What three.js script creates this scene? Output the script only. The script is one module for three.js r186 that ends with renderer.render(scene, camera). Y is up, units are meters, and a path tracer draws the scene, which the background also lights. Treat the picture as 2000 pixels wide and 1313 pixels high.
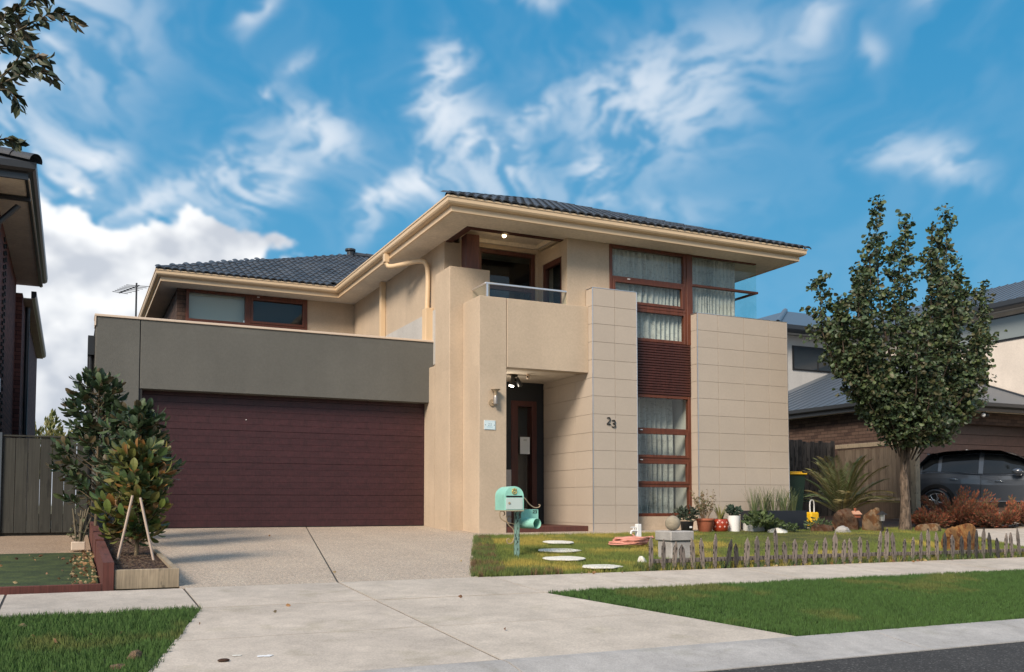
import * as THREE from 'three';
import { mergeGeometries, toCreasedNormals } from 'three/addons/utils/BufferGeometryUtils.js';
import { FontLoader } from 'three/addons/loaders/FontLoader.js';
import { TextGeometry } from 'three/addons/geometries/TextGeometry.js';
import { RoundedBoxGeometry } from 'three/addons/geometries/RoundedBoxGeometry.js';

// ---------------------------------------------------------------- camera
const scene = new THREE.Scene();
const W = 2000, Hh = 1313, F = 1817, CY = 890;              // lens: focal length and optical centre on a 2000 x 1313 frame (rising front)
const camera = new THREE.PerspectiveCamera(2 * Math.atan(Hh / 2 / F) * 180 / Math.PI, W / Hh, 0.1, 900);
camera.position.set(0, 0.376, 0);
const yaw = Math.atan((1000 - 137) / F), pitch = 3 * Math.PI / 180;
camera.lookAt(Math.sin(yaw) * Math.cos(pitch), 0.376 + Math.sin(pitch), -Math.cos(yaw) * Math.cos(pitch));
camera.setViewOffset(W, Hh, 0, Hh / 2 - CY, W, Hh);

// ---------------------------------------------------------------- noise
function rng(seed) { let s = seed >>> 0; return () => { s = (s + 0x6D2B79F5) | 0; let t = Math.imul(s ^ (s >>> 15), 1 | s); t = (t + Math.imul(t ^ (t >>> 7), 61 | t)) ^ t; return ((t ^ (t >>> 14)) >>> 0) / 4294967296; }; }
const h3 = (x, y, z) => { let h = Math.imul(x, 374761393) ^ Math.imul(y, 668265263) ^ Math.imul(z, 2147483629); h = Math.imul(h ^ (h >>> 13), 1274126177); h ^= h >>> 16; return (h >>> 0) / 4294967296; };
const sm = t => t * t * (3 - 2 * t), mix = (a, b, t) => a + (b - a) * t, cl = (v, a = 0, b = 1) => Math.min(b, Math.max(a, v)), ss = (a, b, v) => sm(cl((v - a) / (b - a)));
function n2(x, y, p, s) {
  const xi = Math.floor(x), yi = Math.floor(y), fx = sm(x - xi), fy = sm(y - yi), w = v => ((v % p) + p) % p;
  return mix(mix(h3(w(xi), w(yi), s), h3(w(xi + 1), w(yi), s), fx), mix(h3(w(xi), w(yi + 1), s), h3(w(xi + 1), w(yi + 1), s), fx), fy);
}
function n3(x, y, z) {
  const xi = Math.floor(x), yi = Math.floor(y), zi = Math.floor(z), fx = sm(x - xi), fy = sm(y - yi), fz = sm(z - zi);
  const L = k => mix(mix(h3(xi, yi, k), h3(xi + 1, yi, k), fx), mix(h3(xi, yi + 1, k), h3(xi + 1, yi + 1, k), fx), fy);
  return mix(L(zi), L(zi + 1), fz);
}
const fbm3 = (x, y, z, o) => { let a = .5, v = 0, t = 0; for (let i = 0; i < o; i++) { v += a * n3(x, y, z); t += a; a *= .55; x = x * 2.03 + 7.1; y = y * 2.03 + 3.7; z = z * 2.03 + 1.3; } return v / t; };
const fb2 = (u, v, p, o, s) => { let a = .5, r = 0, t = 0; for (let i = 0; i < o; i++) { r += a * n2(u * p, v * p, p, s + i); t += a; a *= .55; p *= 2; } return r / t; };

// ---------------------------------------------------------------- sky (air and clouds), sun
const D2R = Math.PI / 180;
// cirrus tufts: azimuth, elevation (degrees, azimuth from -z towards +x), half sizes, tilt, strength
const wisps = [
  [-2.2, 25.5, 5.0, 3.4, 10, .95], [-2.5, 19.6, 3.2, 1.4, -8, .7], [0.0, 18.9, 2.1, .85, 24, .95], [3.1, 17.1, 2.9, .8, 18, .9], [9.6, 19.0, 3.6, 1.9, 30, .72],
  [11.1, 18.0, 2.4, .7, 34, .55], [14.4, 21.6, 2.1, 1.2, -30, .7], [10.6, 23.7, .9, .4, 20, .75], [10.3, 27.4, 1.1, .5, 40, .6], [12.6, 25.3, 1.0, .35, 20, .4],
  [18.6, 18.4, 2.7, .75, 30, .85], [16.5, 16.8, 1.6, .7, 60, .55], [20.6, 20.2, 1.5, .9, -45, .6], [21.6, 24.7, 1.4, 1.9, 10, .95], [20.8, 22.8, 1.1, 1.6, -25, .7], [23.3, 21.7, 2.2, 1.4, -30, .8],
  [25.6, 20.7, 2.2, 1.2, -35, .5], [27.0, 22.9, 1.6, .6, 35, .8], [31.2, 20.6, 1.2, .9, -50, .7], [35.5, 24.5, 5.6, 2.9, 25, .5], [32.0, 25.0, 3.5, 1.6, 20, .35], [33.5, 18.7, 5.0, 1.2, -4, .25], [22.4, 18.8, 4.4, 1.3, 8, .45],
  [26.2, 29.6, 2.4, .6, -8, .6], [43.5, 27.9, 1.6, .8, 35, .5], [48.5, 20.0, 2.6, .9, -12, .4], [51.6, 18.5, 1.9, 1.1, -30, .5], [50.5, 27.8, 1.6, .5, 0, .35], [46.2, 25.8, .9, .6, -50, .3], [4.2, 15.6, .8, .3, 10, .6],
];
const sunDir = new THREE.Vector3(-0.64, 0.58, 0.48).normalize();
function skyColor(dx, dy, dz, out) {
  const az = Math.atan2(dx, -dz) / D2R, el = Math.asin(cl(dy, -1, 1)) / D2R;
  const e = cl(el / 32), up = cl((el - 30) / 60);
  // clear air: pale cyan low, azure higher
  let r = mix(.145, .019, Math.pow(e, .55)), g = mix(.355, .178, Math.pow(e, .62)), b = mix(.510, .362, Math.pow(e, .7));
  r = mix(r, .030, up); g = mix(g, .16, up); b = mix(b, .40, up);
  const cs = Math.max(0, dx * sunDir.x + dy * sunDir.y + dz * sunDir.z), au = .35 * Math.pow(cs, 6) + .5 * Math.pow(cs, 40);
  r += au * .9; g += au * .85; b += au * .75;
  if (el < 0) { const k = cl(-el / 6); out[0] = mix(r, .2, k); out[1] = mix(g, .2, k); out[2] = mix(b, .18, k); return; }
  // streaky high cloud, everywhere in the sky
  const k = 1 / (dy + .28), px = dx * k, pz = dz * k;
  const wx = fbm3(px * 2.3, 1.7, pz * 2.3, 5) - .5, wz = fbm3(px * 2.3, 9.2, pz * 2.3, 5) - .5;
  const qx = px + wx * .42, qz = pz + wz * .42;
  const streak = fbm3(qx * 13 + qz * 7, 4.4, qz * 5.5 - qx * 2, 5), fine = fbm3(qx * 40 + wz * 6, 2.2, qz * 24 - wx * 6, 4), broad = fbm3(px * 1.6, 6.6, pz * 1.6, 3);
  let d = ss(.52, .82, broad) * .40 * ss(.34, .72, streak) * (.55 + .45 * ss(.3, .7, fine)) + .07 * ss(.35, .7, streak);
  const outside = cl(Math.max((Math.abs(az - 25) - 38) / 25, (el - 34) / 14));
  d = Math.max(d * .55, d * outside + .62 * outside * ss(.40, .66, fbm3(px * 1.9 + 5, 3.3, pz * 1.9, 5)));
  if (az > -60 && az < 95 && el < 50) {
    const ja = az + wx * 5.2 + (fine - .5) * 1.1, je = el + wz * 4.2 + (streak - .5) * 1.5;
    for (const [a, ee, sa, se, tilt, s] of wisps) {
      const x = ja - a, y = je - ee; if (Math.abs(x) > 14 || Math.abs(y) > 9) continue;
      const c = Math.cos(tilt * D2R), q = Math.sin(tilt * D2R), u = (x * c + y * q) / sa, v = (y * c - x * q) / se;
      d += 1.12 * s * Math.exp(-(u * u + v * v) * 1.05) * (.10 + 1.2 * ss(.36, .65, streak * .5 + fine * .5));
    }
  }
  d = 1 - Math.exp(-d * 1.15);
  r = mix(r, .63, d); g = mix(g, .65, d); b = mix(b, .68, d);
  // bank of cumulus low down: same recipe all round the horizon, tallest towards azimuth 4
  const bil = fbm3(dx * 22, dy * 26, dz * 22, 6), bil2 = fbm3(dx * 60 + 3, dy * 66, dz * 60, 4);
  const dist = Math.abs(((az - 2.5 + 540) % 360) - 180), lump = .8 * Math.sin(az * .95 + 1.9) + .45 * Math.sin(az * 2.1 + .3);
  let top = 16.6 + lump * .7 - .020 * Math.pow(dist, 2) * (az > 2.5 ? 1 : .12) - (az > 11 ? .6 * (az - 11) : 0);
  top = Math.max(top, az > 60 || az < -25 ? 5 + 9 * fbm3(dx * 2.2, 8.1, dz * 2.2, 3) : -9);
  const h = top + (bil - .5) * 4.2 + (bil2 - .5) * 2.0 - el, cd = ss(0, .6, h);
  if (cd > 0) {
    const lit = cl(.98 - h * .10 + (fbm3(dx * 17 + .6, dy * 21 - .25, dz * 17, 5) - bil) * 2.4 + (bil2 - .5) * .30);
    const k2 = cl(lit);
    r = mix(r, mix(.40, .68, k2), cd); g = mix(g, mix(.43, .69, k2), cd); b = mix(b, mix(.48, .70, k2), cd);
  }
  out[0] = r; out[1] = g; out[2] = b;
}
{
  const w = 2048, h = 1400, data = new Float32Array(w * h * 4), o = [0, 0, 0];
  for (let j = 0; j < h; j++) {
    const el = ((j + .5) / h - .5) * Math.PI, ce = Math.cos(el), dy = Math.sin(el);
    if (el < -.14) { for (let i = 0; i < w; i++) { const q = (j * w + i) * 4; data[q] = .2; data[q + 1] = .2; data[q + 2] = .18; data[q + 3] = 1; } continue; }
    for (let i = 0; i < w; i++) {
      const a = ((i + .5) / w - .5) * 2 * Math.PI;      // u -> direction as in three's equirectUv: atan2(z, x)
      skyColor(Math.cos(a) * ce, dy, Math.sin(a) * ce, o);
      const q = (j * w + i) * 4; data[q] = o[0]; data[q + 1] = o[1]; data[q + 2] = o[2]; data[q + 3] = 1;
    }
  }
  const t = new THREE.DataTexture(data, w, h, THREE.RGBAFormat, THREE.FloatType);
  t.mapping = THREE.EquirectangularReflectionMapping; t.magFilter = THREE.LinearFilter; t.minFilter = THREE.LinearFilter; t.colorSpace = THREE.LinearSRGBColorSpace; t.needsUpdate = true;
  scene.background = t; scene.environment = t;
}
const sun = new THREE.DirectionalLight(0xffeeda, 3.1);
sun.position.copy(sunDir).multiplyScalar(60).add(new THREE.Vector3(7, 0, -14)); sun.target.position.set(7, 0, -14);
sun.castShadow = true; sun.shadow.radius = 38; sun.shadow.mapSize.set(4096, 4096);
Object.assign(sun.shadow.camera, { left: -26, right: 26, top: 22, bottom: -22, near: 1, far: 140 });
scene.add(sun, sun.target);
const renderer = new THREE.WebGLRenderer({ antialias: true });
renderer.setSize(1024, 672); renderer.toneMapping = THREE.LinearToneMapping; renderer.toneMappingExposure = 1.5;
renderer.shadowMap.enabled = true; renderer.shadowMap.type = THREE.PCFSoftShadowMap;

// ---------------------------------------------------------------- object helpers
const used = {};
function numbered(n) { const k = used[n] = (used[n] ?? -1) + 1; return k ? n + '_' + String(k).padStart(3, '0') : n; }
function thing(name, label, category, pos = [0, 0, 0], group, turn = 0) {
  const o = new THREE.Group(); o.name = numbered(name); o.position.set(...pos); o.rotation.y = turn; o.userData = { label, category }; if (group) o.userData.group = group;
  o.updateMatrixWorld(); scene.add(o); return o;
}
function place(o, parent) { o.castShadow = o.receiveShadow = true; parent.add(o); return o; }
// geometry in the coordinates of its parent
function part(name, geo, mat, parent, kind) { const m = new THREE.Mesh(Array.isArray(geo) ? mergeAll(geo) : geo, mat); m.name = name; if (kind) m.userData.kind = kind; return place(m, parent); }
// geometry in world coordinates, put under a thing
function wpart(name, geo, mat, parent, kind) {
  const g = Array.isArray(geo) ? mergeAll(geo) : geo; let p = parent, x = 0, y = 0, z = 0; while (p && p !== scene) { x += p.position.x; y += p.position.y; z += p.position.z; p = p.parent; }
  g.translate(-x, -y, -z); return part(name, g, mat, parent, kind);
}
function ground(name, geo, mat, kind = 'structure') { const m = part(numbered(name), geo, mat, scene); m.userData.kind = kind; return m; }
function solo(name, label, category, geo, mat, group) { // a thing that is one mesh, world coordinates
  const g = Array.isArray(geo) ? mergeAll(geo) : geo; g.computeBoundingBox(); const b = g.boundingBox, c = [(b.min.x + b.max.x) / 2, b.min.y, (b.min.z + b.max.z) / 2]; g.translate(-c[0], -c[1], -c[2]);
  const m = part(numbered(name), g, mat, scene); m.position.set(...c); m.userData = { label, category }; if (group) m.userData.group = group; return m;
}
function mergeAll(gs) { return mergeGeometries(gs.map(g => { const q = g.index ? g.toNonIndexed() : g; for (const k of Object.keys(q.attributes)) if (!['position', 'normal', 'uv', 'color'].includes(k)) q.deleteAttribute(k); if (!q.attributes.uv) q.setAttribute('uv', new THREE.BufferAttribute(new Float32Array(q.attributes.position.count * 2), 2)); return q; })); }
// flat-shaded polygons (lists of 3-D points) with uv in metres by the dominant axis
function polyGeo(faces) {
  const P = [], U = [];
  for (const f of faces) for (let i = 1; i < f.length - 1; i++) {
    const a = f[0], b = f[i], c = f[i + 1];
    const nx = Math.abs((b[1] - a[1]) * (c[2] - a[2]) - (b[2] - a[2]) * (c[1] - a[1])), ny = Math.abs((b[2] - a[2]) * (c[0] - a[0]) - (b[0] - a[0]) * (c[2] - a[2])), nz = Math.abs((b[0] - a[0]) * (c[1] - a[1]) - (b[1] - a[1]) * (c[0] - a[0]));
    for (const v of [a, b, c]) { P.push(...v); if (ny >= nx && ny >= nz) U.push(v[0], v[2]); else if (nx >= nz) U.push(v[2], v[1]); else U.push(v[0], v[1]); }
  }
  const g = new THREE.BufferGeometry(); g.setAttribute('position', new THREE.Float32BufferAttribute(P, 3)); g.setAttribute('uv', new THREE.Float32BufferAttribute(U, 2)); g.computeVertexNormals(); return g;
}
// box with a small chamfer on all edges, uv in metres
function box(x0, x1, y0, y1, z0, z1, c = 0) {
  if (!c) return polyGeo([[[x0, y0, z1], [x1, y0, z1], [x1, y1, z1], [x0, y1, z1]], [[x1, y0, z0], [x0, y0, z0], [x0, y1, z0], [x1, y1, z0]], [[x0, y0, z0], [x0, y0, z1], [x0, y1, z1], [x0, y1, z0]], [[x1, y0, z1], [x1, y0, z0], [x1, y1, z0], [x1, y1, z1]], [[x0, y1, z1], [x1, y1, z1], [x1, y1, z0], [x0, y1, z0]], [[x0, y0, z0], [x1, y0, z0], [x1, y0, z1], [x0, y0, z1]]]);
  const X = [x0, x1], Y = [y0, y1], Z = [z0, z1], F = [], s = [1, -1];
  const v = (i, j, k, ax) => [X[i] + (ax === 0 ? 0 : c * s[i]), Y[j] + (ax === 1 ? 0 : c * s[j]), Z[k] + (ax === 2 ? 0 : c * s[k])];
  const orient = (f, n) => { const a = f[0], b = f[1], d = f[2]; const cr = [(b[1] - a[1]) * (d[2] - a[2]) - (b[2] - a[2]) * (d[1] - a[1]), (b[2] - a[2]) * (d[0] - a[0]) - (b[0] - a[0]) * (d[2] - a[2]), (b[0] - a[0]) * (d[1] - a[1]) - (b[1] - a[1]) * (d[0] - a[0])]; if (cr[0] * n[0] + cr[1] * n[1] + cr[2] * n[2] < 0) f.reverse(); F.push(f); };
  for (const i of [0, 1]) { const n = i ? 1 : -1;
    orient([v(i, 0, 0, 0), v(i, 1, 0, 0), v(i, 1, 1, 0), v(i, 0, 1, 0)], [n, 0, 0]); orient([v(0, i, 0, 1), v(1, i, 0, 1), v(1, i, 1, 1), v(0, i, 1, 1)], [0, n, 0]); orient([v(0, 0, i, 2), v(1, 0, i, 2), v(1, 1, i, 2), v(0, 1, i, 2)], [0, 0, n]);
    for (const j of [0, 1]) { const m = j ? 1 : -1;
      orient([v(i, j, 0, 0), v(i, j, 1, 0), v(i, j, 1, 1), v(i, j, 0, 1)], [n, m, 0]); orient([v(i, 0, j, 0), v(i, 1, j, 0), v(i, 1, j, 2), v(i, 0, j, 2)], [n, 0, m]); orient([v(0, i, j, 1), v(1, i, j, 1), v(1, i, j, 2), v(0, i, j, 2)], [0, n, m]);
      for (const k of [0, 1]) orient([v(i, j, k, 0), v(i, j, k, 1), v(i, j, k, 2)], [n, m, k ? 1 : -1]); } }
  return polyGeo(F);
}
// profile [[outward, y], ...] swept with mitres along an open xz path; outward is to the left of the path
function sweep(path, prof, closeEnds = true) {
  const n = path.length, off = [];
  for (let i = 0; i < n; i++) {
    const d = (a, b) => { const x = b[0] - a[0], z = b[1] - a[1], l = Math.hypot(x, z); return [z / l, -x / l]; };
    const a = i ? d(path[i - 1], path[i]) : null, b = i < n - 1 ? d(path[i], path[i + 1]) : null, p = a || b, q = b || a, k = 1 + p[0] * q[0] + p[1] * q[1];
    off.push([(p[0] + q[0]) / k, (p[1] + q[1]) / k]);
  }
  const at = (i, j) => [path[i][0] + off[i][0] * prof[j][0], prof[j][1], path[i][1] + off[i][1] * prof[j][0]], F = [], m = prof.length;
  for (let i = 0; i < n - 1; i++) for (let j = 0; j < m; j++) { const k = (j + 1) % m; F.push([at(i, j), at(i + 1, j), at(i + 1, k), at(i, k)]); }
  if (closeEnds) { F.push(prof.map((_, j) => at(0, j)).reverse(), prof.map((_, j) => at(n - 1, j))); }
  return polyGeo(F);
}
function tube(pts, r, seg = 6, n = 0) {
  const c = pts.length === 2 ? new THREE.LineCurve3(new THREE.Vector3(...pts[0]), new THREE.Vector3(...pts[1])) : new THREE.CatmullRomCurve3(pts.map(p => new THREE.Vector3(...p)));
  return new THREE.TubeGeometry(c, n || Math.max(1, (pts.length - 1) * 4), r, seg, false);
}
// tapered limb along a polyline of [x, y, z, r]
function limb(pts, seg = 8, sub = 4) {
  const c = new THREE.CatmullRomCurve3(pts.map(p => new THREE.Vector3(p[0], p[1], p[2]))), n = (pts.length - 1) * sub, fr = c.computeFrenetFrames(n), P = [], N = [], U = [], I = [];
  let L = 0, last;
  for (let i = 0; i <= n; i++) {
    const t = i / n, p = c.getPoint(t), f = t * (pts.length - 1), k = Math.min(pts.length - 2, Math.floor(f)), r = mix(pts[k][3], pts[k + 1][3], f - k);
    if (last) L += p.distanceTo(last); last = p;
    for (let j = 0; j <= seg; j++) { const a = j / seg * Math.PI * 2, v = fr.normals[i].clone().multiplyScalar(Math.cos(a)).addScaledVector(fr.binormals[i], Math.sin(a)); P.push(p.x + v.x * r, p.y + v.y * r, p.z + v.z * r); N.push(v.x, v.y, v.z); U.push(j / seg * .5, L); }
  }
  for (let i = 0; i < n; i++) for (let j = 0; j < seg; j++) { const a = i * (seg + 1) + j, b = a + seg + 1; I.push(a, a + 1, b, b, a + 1, b + 1); }
  const g = new THREE.BufferGeometry(); g.setAttribute('position', new THREE.Float32BufferAttribute(P, 3)); g.setAttribute('normal', new THREE.Float32BufferAttribute(N, 3)); g.setAttribute('uv', new THREE.Float32BufferAttribute(U, 2)); g.setIndex(I); return g;
}
// many small copies of a shape in one geometry, each with its own tone
class Leaves {
  constructor(base) { const b = base.index ? base.toNonIndexed() : base; b.computeVertexNormals(); this.p = b.attributes.position.array; this.n = b.attributes.normal.array; this.P = []; this.N = []; this.C = []; }
  add(m, c) {
    const e = m.elements, p = this.p, n = this.n;
    for (let i = 0; i < p.length; i += 3) {
      const x = p[i], y = p[i + 1], z = p[i + 2], a = n[i], b = n[i + 1], d = n[i + 2];
      this.P.push(e[0] * x + e[4] * y + e[8] * z + e[12], e[1] * x + e[5] * y + e[9] * z + e[13], e[2] * x + e[6] * y + e[10] * z + e[14]);
      const nx = e[0] * a + e[4] * b + e[8] * d, ny = e[1] * a + e[5] * b + e[9] * d, nz = e[2] * a + e[6] * b + e[10] * d, l = Math.hypot(nx, ny, nz) || 1;
      this.N.push(nx / l, ny / l, nz / l); this.C.push(c[0], c[1], c[2]);
    }
  }
  geo() { const g = new THREE.BufferGeometry(); g.setAttribute('position', new THREE.Float32BufferAttribute(this.P, 3)); g.setAttribute('normal', new THREE.Float32BufferAttribute(this.N, 3)); g.setAttribute('color', new THREE.Float32BufferAttribute(this.C, 3)); g.setAttribute('uv', new THREE.BufferAttribute(new Float32Array(this.P.length / 3 * 2), 2)); return g; }
}
const M4 = new THREE.Matrix4(), V3 = THREE.Vector3;
// leaf along +y, facing +z, folded on its midrib
function leafGeo(len, wid, fold = .25, curl = .15) {
  const w = wid / 2, f = w * fold, c = curl * len;
  const v = [[0, 0, 0], [w * .75, len * .3, f], [w, len * .58, f - c * .3], [0, len, -c], [-w, len * .58, f - c * .3], [-w * .75, len * .3, f], [0, len * .55, -c * .25]];
  const t = [[0, 1, 6], [1, 2, 6], [2, 3, 6], [3, 4, 6], [4, 5, 6], [5, 0, 6]], P = []; for (const q of t) for (const i of q) P.push(...v[i]);
  const g = new THREE.BufferGeometry(); g.setAttribute('position', new THREE.Float32BufferAttribute(P, 3)); g.computeVertexNormals(); return g;
}
// broad leaf with a rounded tip
function roundLeaf(len, wid, fold = .25, curl = .2) {
  const w = wid / 2, pr = [[0, .12], [.2, .45], [.45, .85], [.68, 1], [.86, .8], [1, .22]], P = [], mid = pr.map(([t]) => [0, t * len, -curl * len * t * t]), L = pr.map(([t, k]) => [-w * k, t * len, -curl * len * t * t + fold * w * k]), R = L.map(v => [-v[0], v[1], v[2]]);
  for (let i = 0; i < 5; i++) { P.push(...mid[i], ...R[i], ...R[i + 1], ...mid[i], ...R[i + 1], ...mid[i + 1], ...mid[i], ...L[i + 1], ...L[i], ...mid[i], ...mid[i + 1], ...L[i + 1]); }
  const g = new THREE.BufferGeometry(); g.setAttribute('position', new THREE.Float32BufferAttribute(P, 3)); g.computeVertexNormals(); return g;
}
function aim(pos, dir, roll, s, m = new THREE.Matrix4()) { // +y along dir
  const y = new V3(...dir).normalize(), ref = Math.abs(y.y) > .95 ? new V3(1, 0, 0) : new V3(0, 1, 0), x = new V3().crossVectors(y, ref).normalize(), z = new V3().crossVectors(x, y);
  const c = Math.cos(roll), q = Math.sin(roll), x2 = x.clone().multiplyScalar(c).addScaledVector(z, q), z2 = z.clone().multiplyScalar(c).addScaledVector(x, -q);
  return m.makeBasis(x2.multiplyScalar(s), y.multiplyScalar(s), z2.multiplyScalar(s)).setPosition(...pos);
}

// ---------------------------------------------------------------- materials
function tex(n, fn, srgb = true) {
  const d = new Uint8Array(n * n * 4);
  for (let j = 0; j < n; j++) for (let i = 0; i < n; i++) { const c = fn(i / n, j / n), q = (j * n + i) * 4; d[q] = cl(c[0]) * 255; d[q + 1] = cl(c[1]) * 255; d[q + 2] = cl(c[2]) * 255; d[q + 3] = 255; }
  const t = new THREE.DataTexture(d, n, n); t.wrapS = t.wrapT = THREE.RepeatWrapping; t.magFilter = THREE.LinearFilter; t.minFilter = THREE.LinearMipmapLinearFilter; t.generateMipmaps = true; if (srgb) t.colorSpace = THREE.SRGBColorSpace; t.needsUpdate = true; return t;
}
const rep = (t, sx, sy = sx) => { const c = t.clone(); c.repeat.set(1 / sx, 1 / sy); c.needsUpdate = true; return c; };
const g1 = v => [v, v, v];
const mottle = tex(512, (u, v) => g1(.86 + .16 * (fb2(u, v, 4, 5, 1) - .5) + .10 * (fb2(u, v, 64, 3, 5) - .5) + .07));
const streaky = tex(512, (u, v) => g1(.92 + .09 * (fb2(u, v, 4, 5, 21) - .5) + .03 * (n2(u * 24, v * 4, 24, 7) - .5) + .06 * (fb2(u, v, 128, 2, 15) - .5)));
const grainB = tex(256, (u, v) => g1(fb2(u, v, 48, 3, 31)), false);
const concT = tex(1024, (u, v) => { const a = fb2(u, v, 5, 5, 41), b = n2(u * 380, v * 380, 380, 42), c = fb2(u, v, 24, 4, 45), st = ss(.60, .78, fb2(u, v, 9, 5, 49)); const k = .88 + .14 * (a - .5) + .12 * (b - .5) + .13 * (c - .5) - .05 * st; return [k, k * .995, k * .985 - .015 * st]; });
const cells = (u, v, p, s) => { let best = 9, id = 0, sec = 9; const x = u * p, y = v * p, xi = Math.floor(x), yi = Math.floor(y); for (let a = -1; a < 2; a++) for (let b = -1; b < 2; b++) { const cx = ((xi + a) % p + p) % p, cy = ((yi + b) % p + p) % p, dx = xi + a + h3(cx, cy, s) - x, dy = yi + b + h3(cx, cy, s + 1) - y, d = dx * dx + dy * dy; if (d < best) { sec = best; best = d; id = h3(cx, cy, s + 2); } else if (d < sec) sec = d; } return [Math.sqrt(best), id, Math.sqrt(sec)]; };
const aggT = tex(1024, (u, v) => { const [d, id, d2] = cells(u, v, 110, 51), e = ss(.02, .22, d2 - d), w = fb2(u, v, 4, 4, 57), k = mix(.56, .72 + .30 * id, e) + .10 * (w - .5); const t = (id * 7.3) % 1; return [k * (1 + .05 * t), k * (.95 + .015 * t), k * (.90 - .03 * t)]; });
const aggB = tex(1024, (u, v) => { const [d, id, d2] = cells(u, v, 110, 51); return g1(ss(0, .35, d2 - d) * (.6 + .4 * id)); }, false);
const aspT = tex(1024, (u, v) => { const [d, id, d2] = cells(u, v, 150, 61), e = ss(0, .3, d2 - d), w = fb2(u, v, 5, 4, 67), k = mix(.24, .30 + .26 * id * id, e) + .10 * (w - .5) + (id > .95 ? .16 : 0); return [k, k * .985, k * .97]; });
const woodT = tex(512, (u, v) => { const w = fb2(u, v, 4, 3, 71) * .03, g = fb2(u * 1 + w, v * .06, 96, 3, 73), k = .82 + .34 * (g - .5) + .16 * (fb2(u, v * .3, 10, 3, 77) - .5) + .04; return g1(k); });
const grainT = tex(512, (u, v) => { const g = fb2(u, v * .06, 64, 4, 181), k = .84 + .34 * (g - .5) + .14 * (fb2(u, v, 6, 4, 189) - .5) - .18 * ss(.66, .8, fb2(u, v * .5, 10, 4, 187)); return [k, k * .985, k * .97]; });
const barkT = tex(512, (u, v) => { const g = fb2(u + .02 * fb2(u, v, 8, 3, 3), v * .25, 24, 5, 191), k = .80 + .9 * (g - .5) + .2 * (fb2(u, v, 10, 3, 195) - .5); return [k, k * .97, k * .93]; });
const oldWoodT = tex(512, (u, v) => { const g = fb2(u, v * .06, 64, 4, 81), bl = ss(.54, .70, fb2(u, v * .5, 12, 4, 87)), k = .80 + .40 * (g - .5) - .52 * bl + .12 * (fb2(u, v, 6, 3, 89) - .5); return [k, k * .985, k * .97]; });
const brickT = tex(512, (u, v) => { const rows = 16, y = v * rows, r = Math.floor(y), x = u * 5 + (r % 2) * .5, c = ((Math.floor(x) % 5) + 5) % 5, fx = x - Math.floor(x), fy = y - r, m = Math.min(fx * 4.6, (1 - fx) * 4.6, fy * 1.3, (1 - fy) * 1.3), e = ss(.06, .14, m), id = h3(c, r, 93), n = fb2(u, v, 64, 2, 95); return [mix(.50, .70 + .35 * id + .25 * (n - .5), e), mix(.47, .66 + .38 * id + .25 * (n - .5), e), mix(.44, .66 + .36 * id + .2 * (n - .5), e)]; });
const tileFaceT = tex(512, (u, v) => g1(.93 + .03 * (fb2(u, v, 60, 3, 101) - .5) + .035 * (fb2(u, v, 4, 4, 105) - .5)));
const laceT = tex(512, (u, v) => { const a = fb2(u, v, 14, 4, 111), l = ss(.47, .53, a) * (1 - ss(.56, .62, a)); return g1(.82 - .10 * l + .10 * (fb2(u * 1, v * .05, 40, 3, 115) - .5)); });
const soilT = tex(512, (u, v) => { const [d, id, d2] = cells(u, v, 60, 121), e = ss(0, .3, d2 - d), k = mix(.25, .42 + .5 * id, e); return [k, k * (.86 - .1 * id), k * (.72 - .12 * id)]; });
const lawnT = tex(512, (u, v) => { const a = fb2(u, v, 6, 5, 131), b = fb2(u, v, 90, 2, 135), k = .66 + .5 * (a - .5) + .5 * (b - .5); return [k * mix(.9, 1.15, a), k, k * .8]; });
const rockT = tex(512, (u, v) => { const a = fb2(u, v, 5, 6, 141), b = ss(.5, .62, fb2(u, v, 9, 5, 147)), k = .7 + .7 * (a - .5); return [k * mix(1, .82, b), k * mix(.92, .62, b), k * mix(.82, .42, b)]; });
const S = (col, o = {}) => { const m = new THREE.MeshStandardMaterial({ roughness: .85, metalness: 0, ...o }); m.color.setRGB(...col); return m; };
const dbl = { side: THREE.DoubleSide };
const bmp = (s, k) => ({ bumpMap: rep(grainB, s), bumpScale: k });
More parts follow.
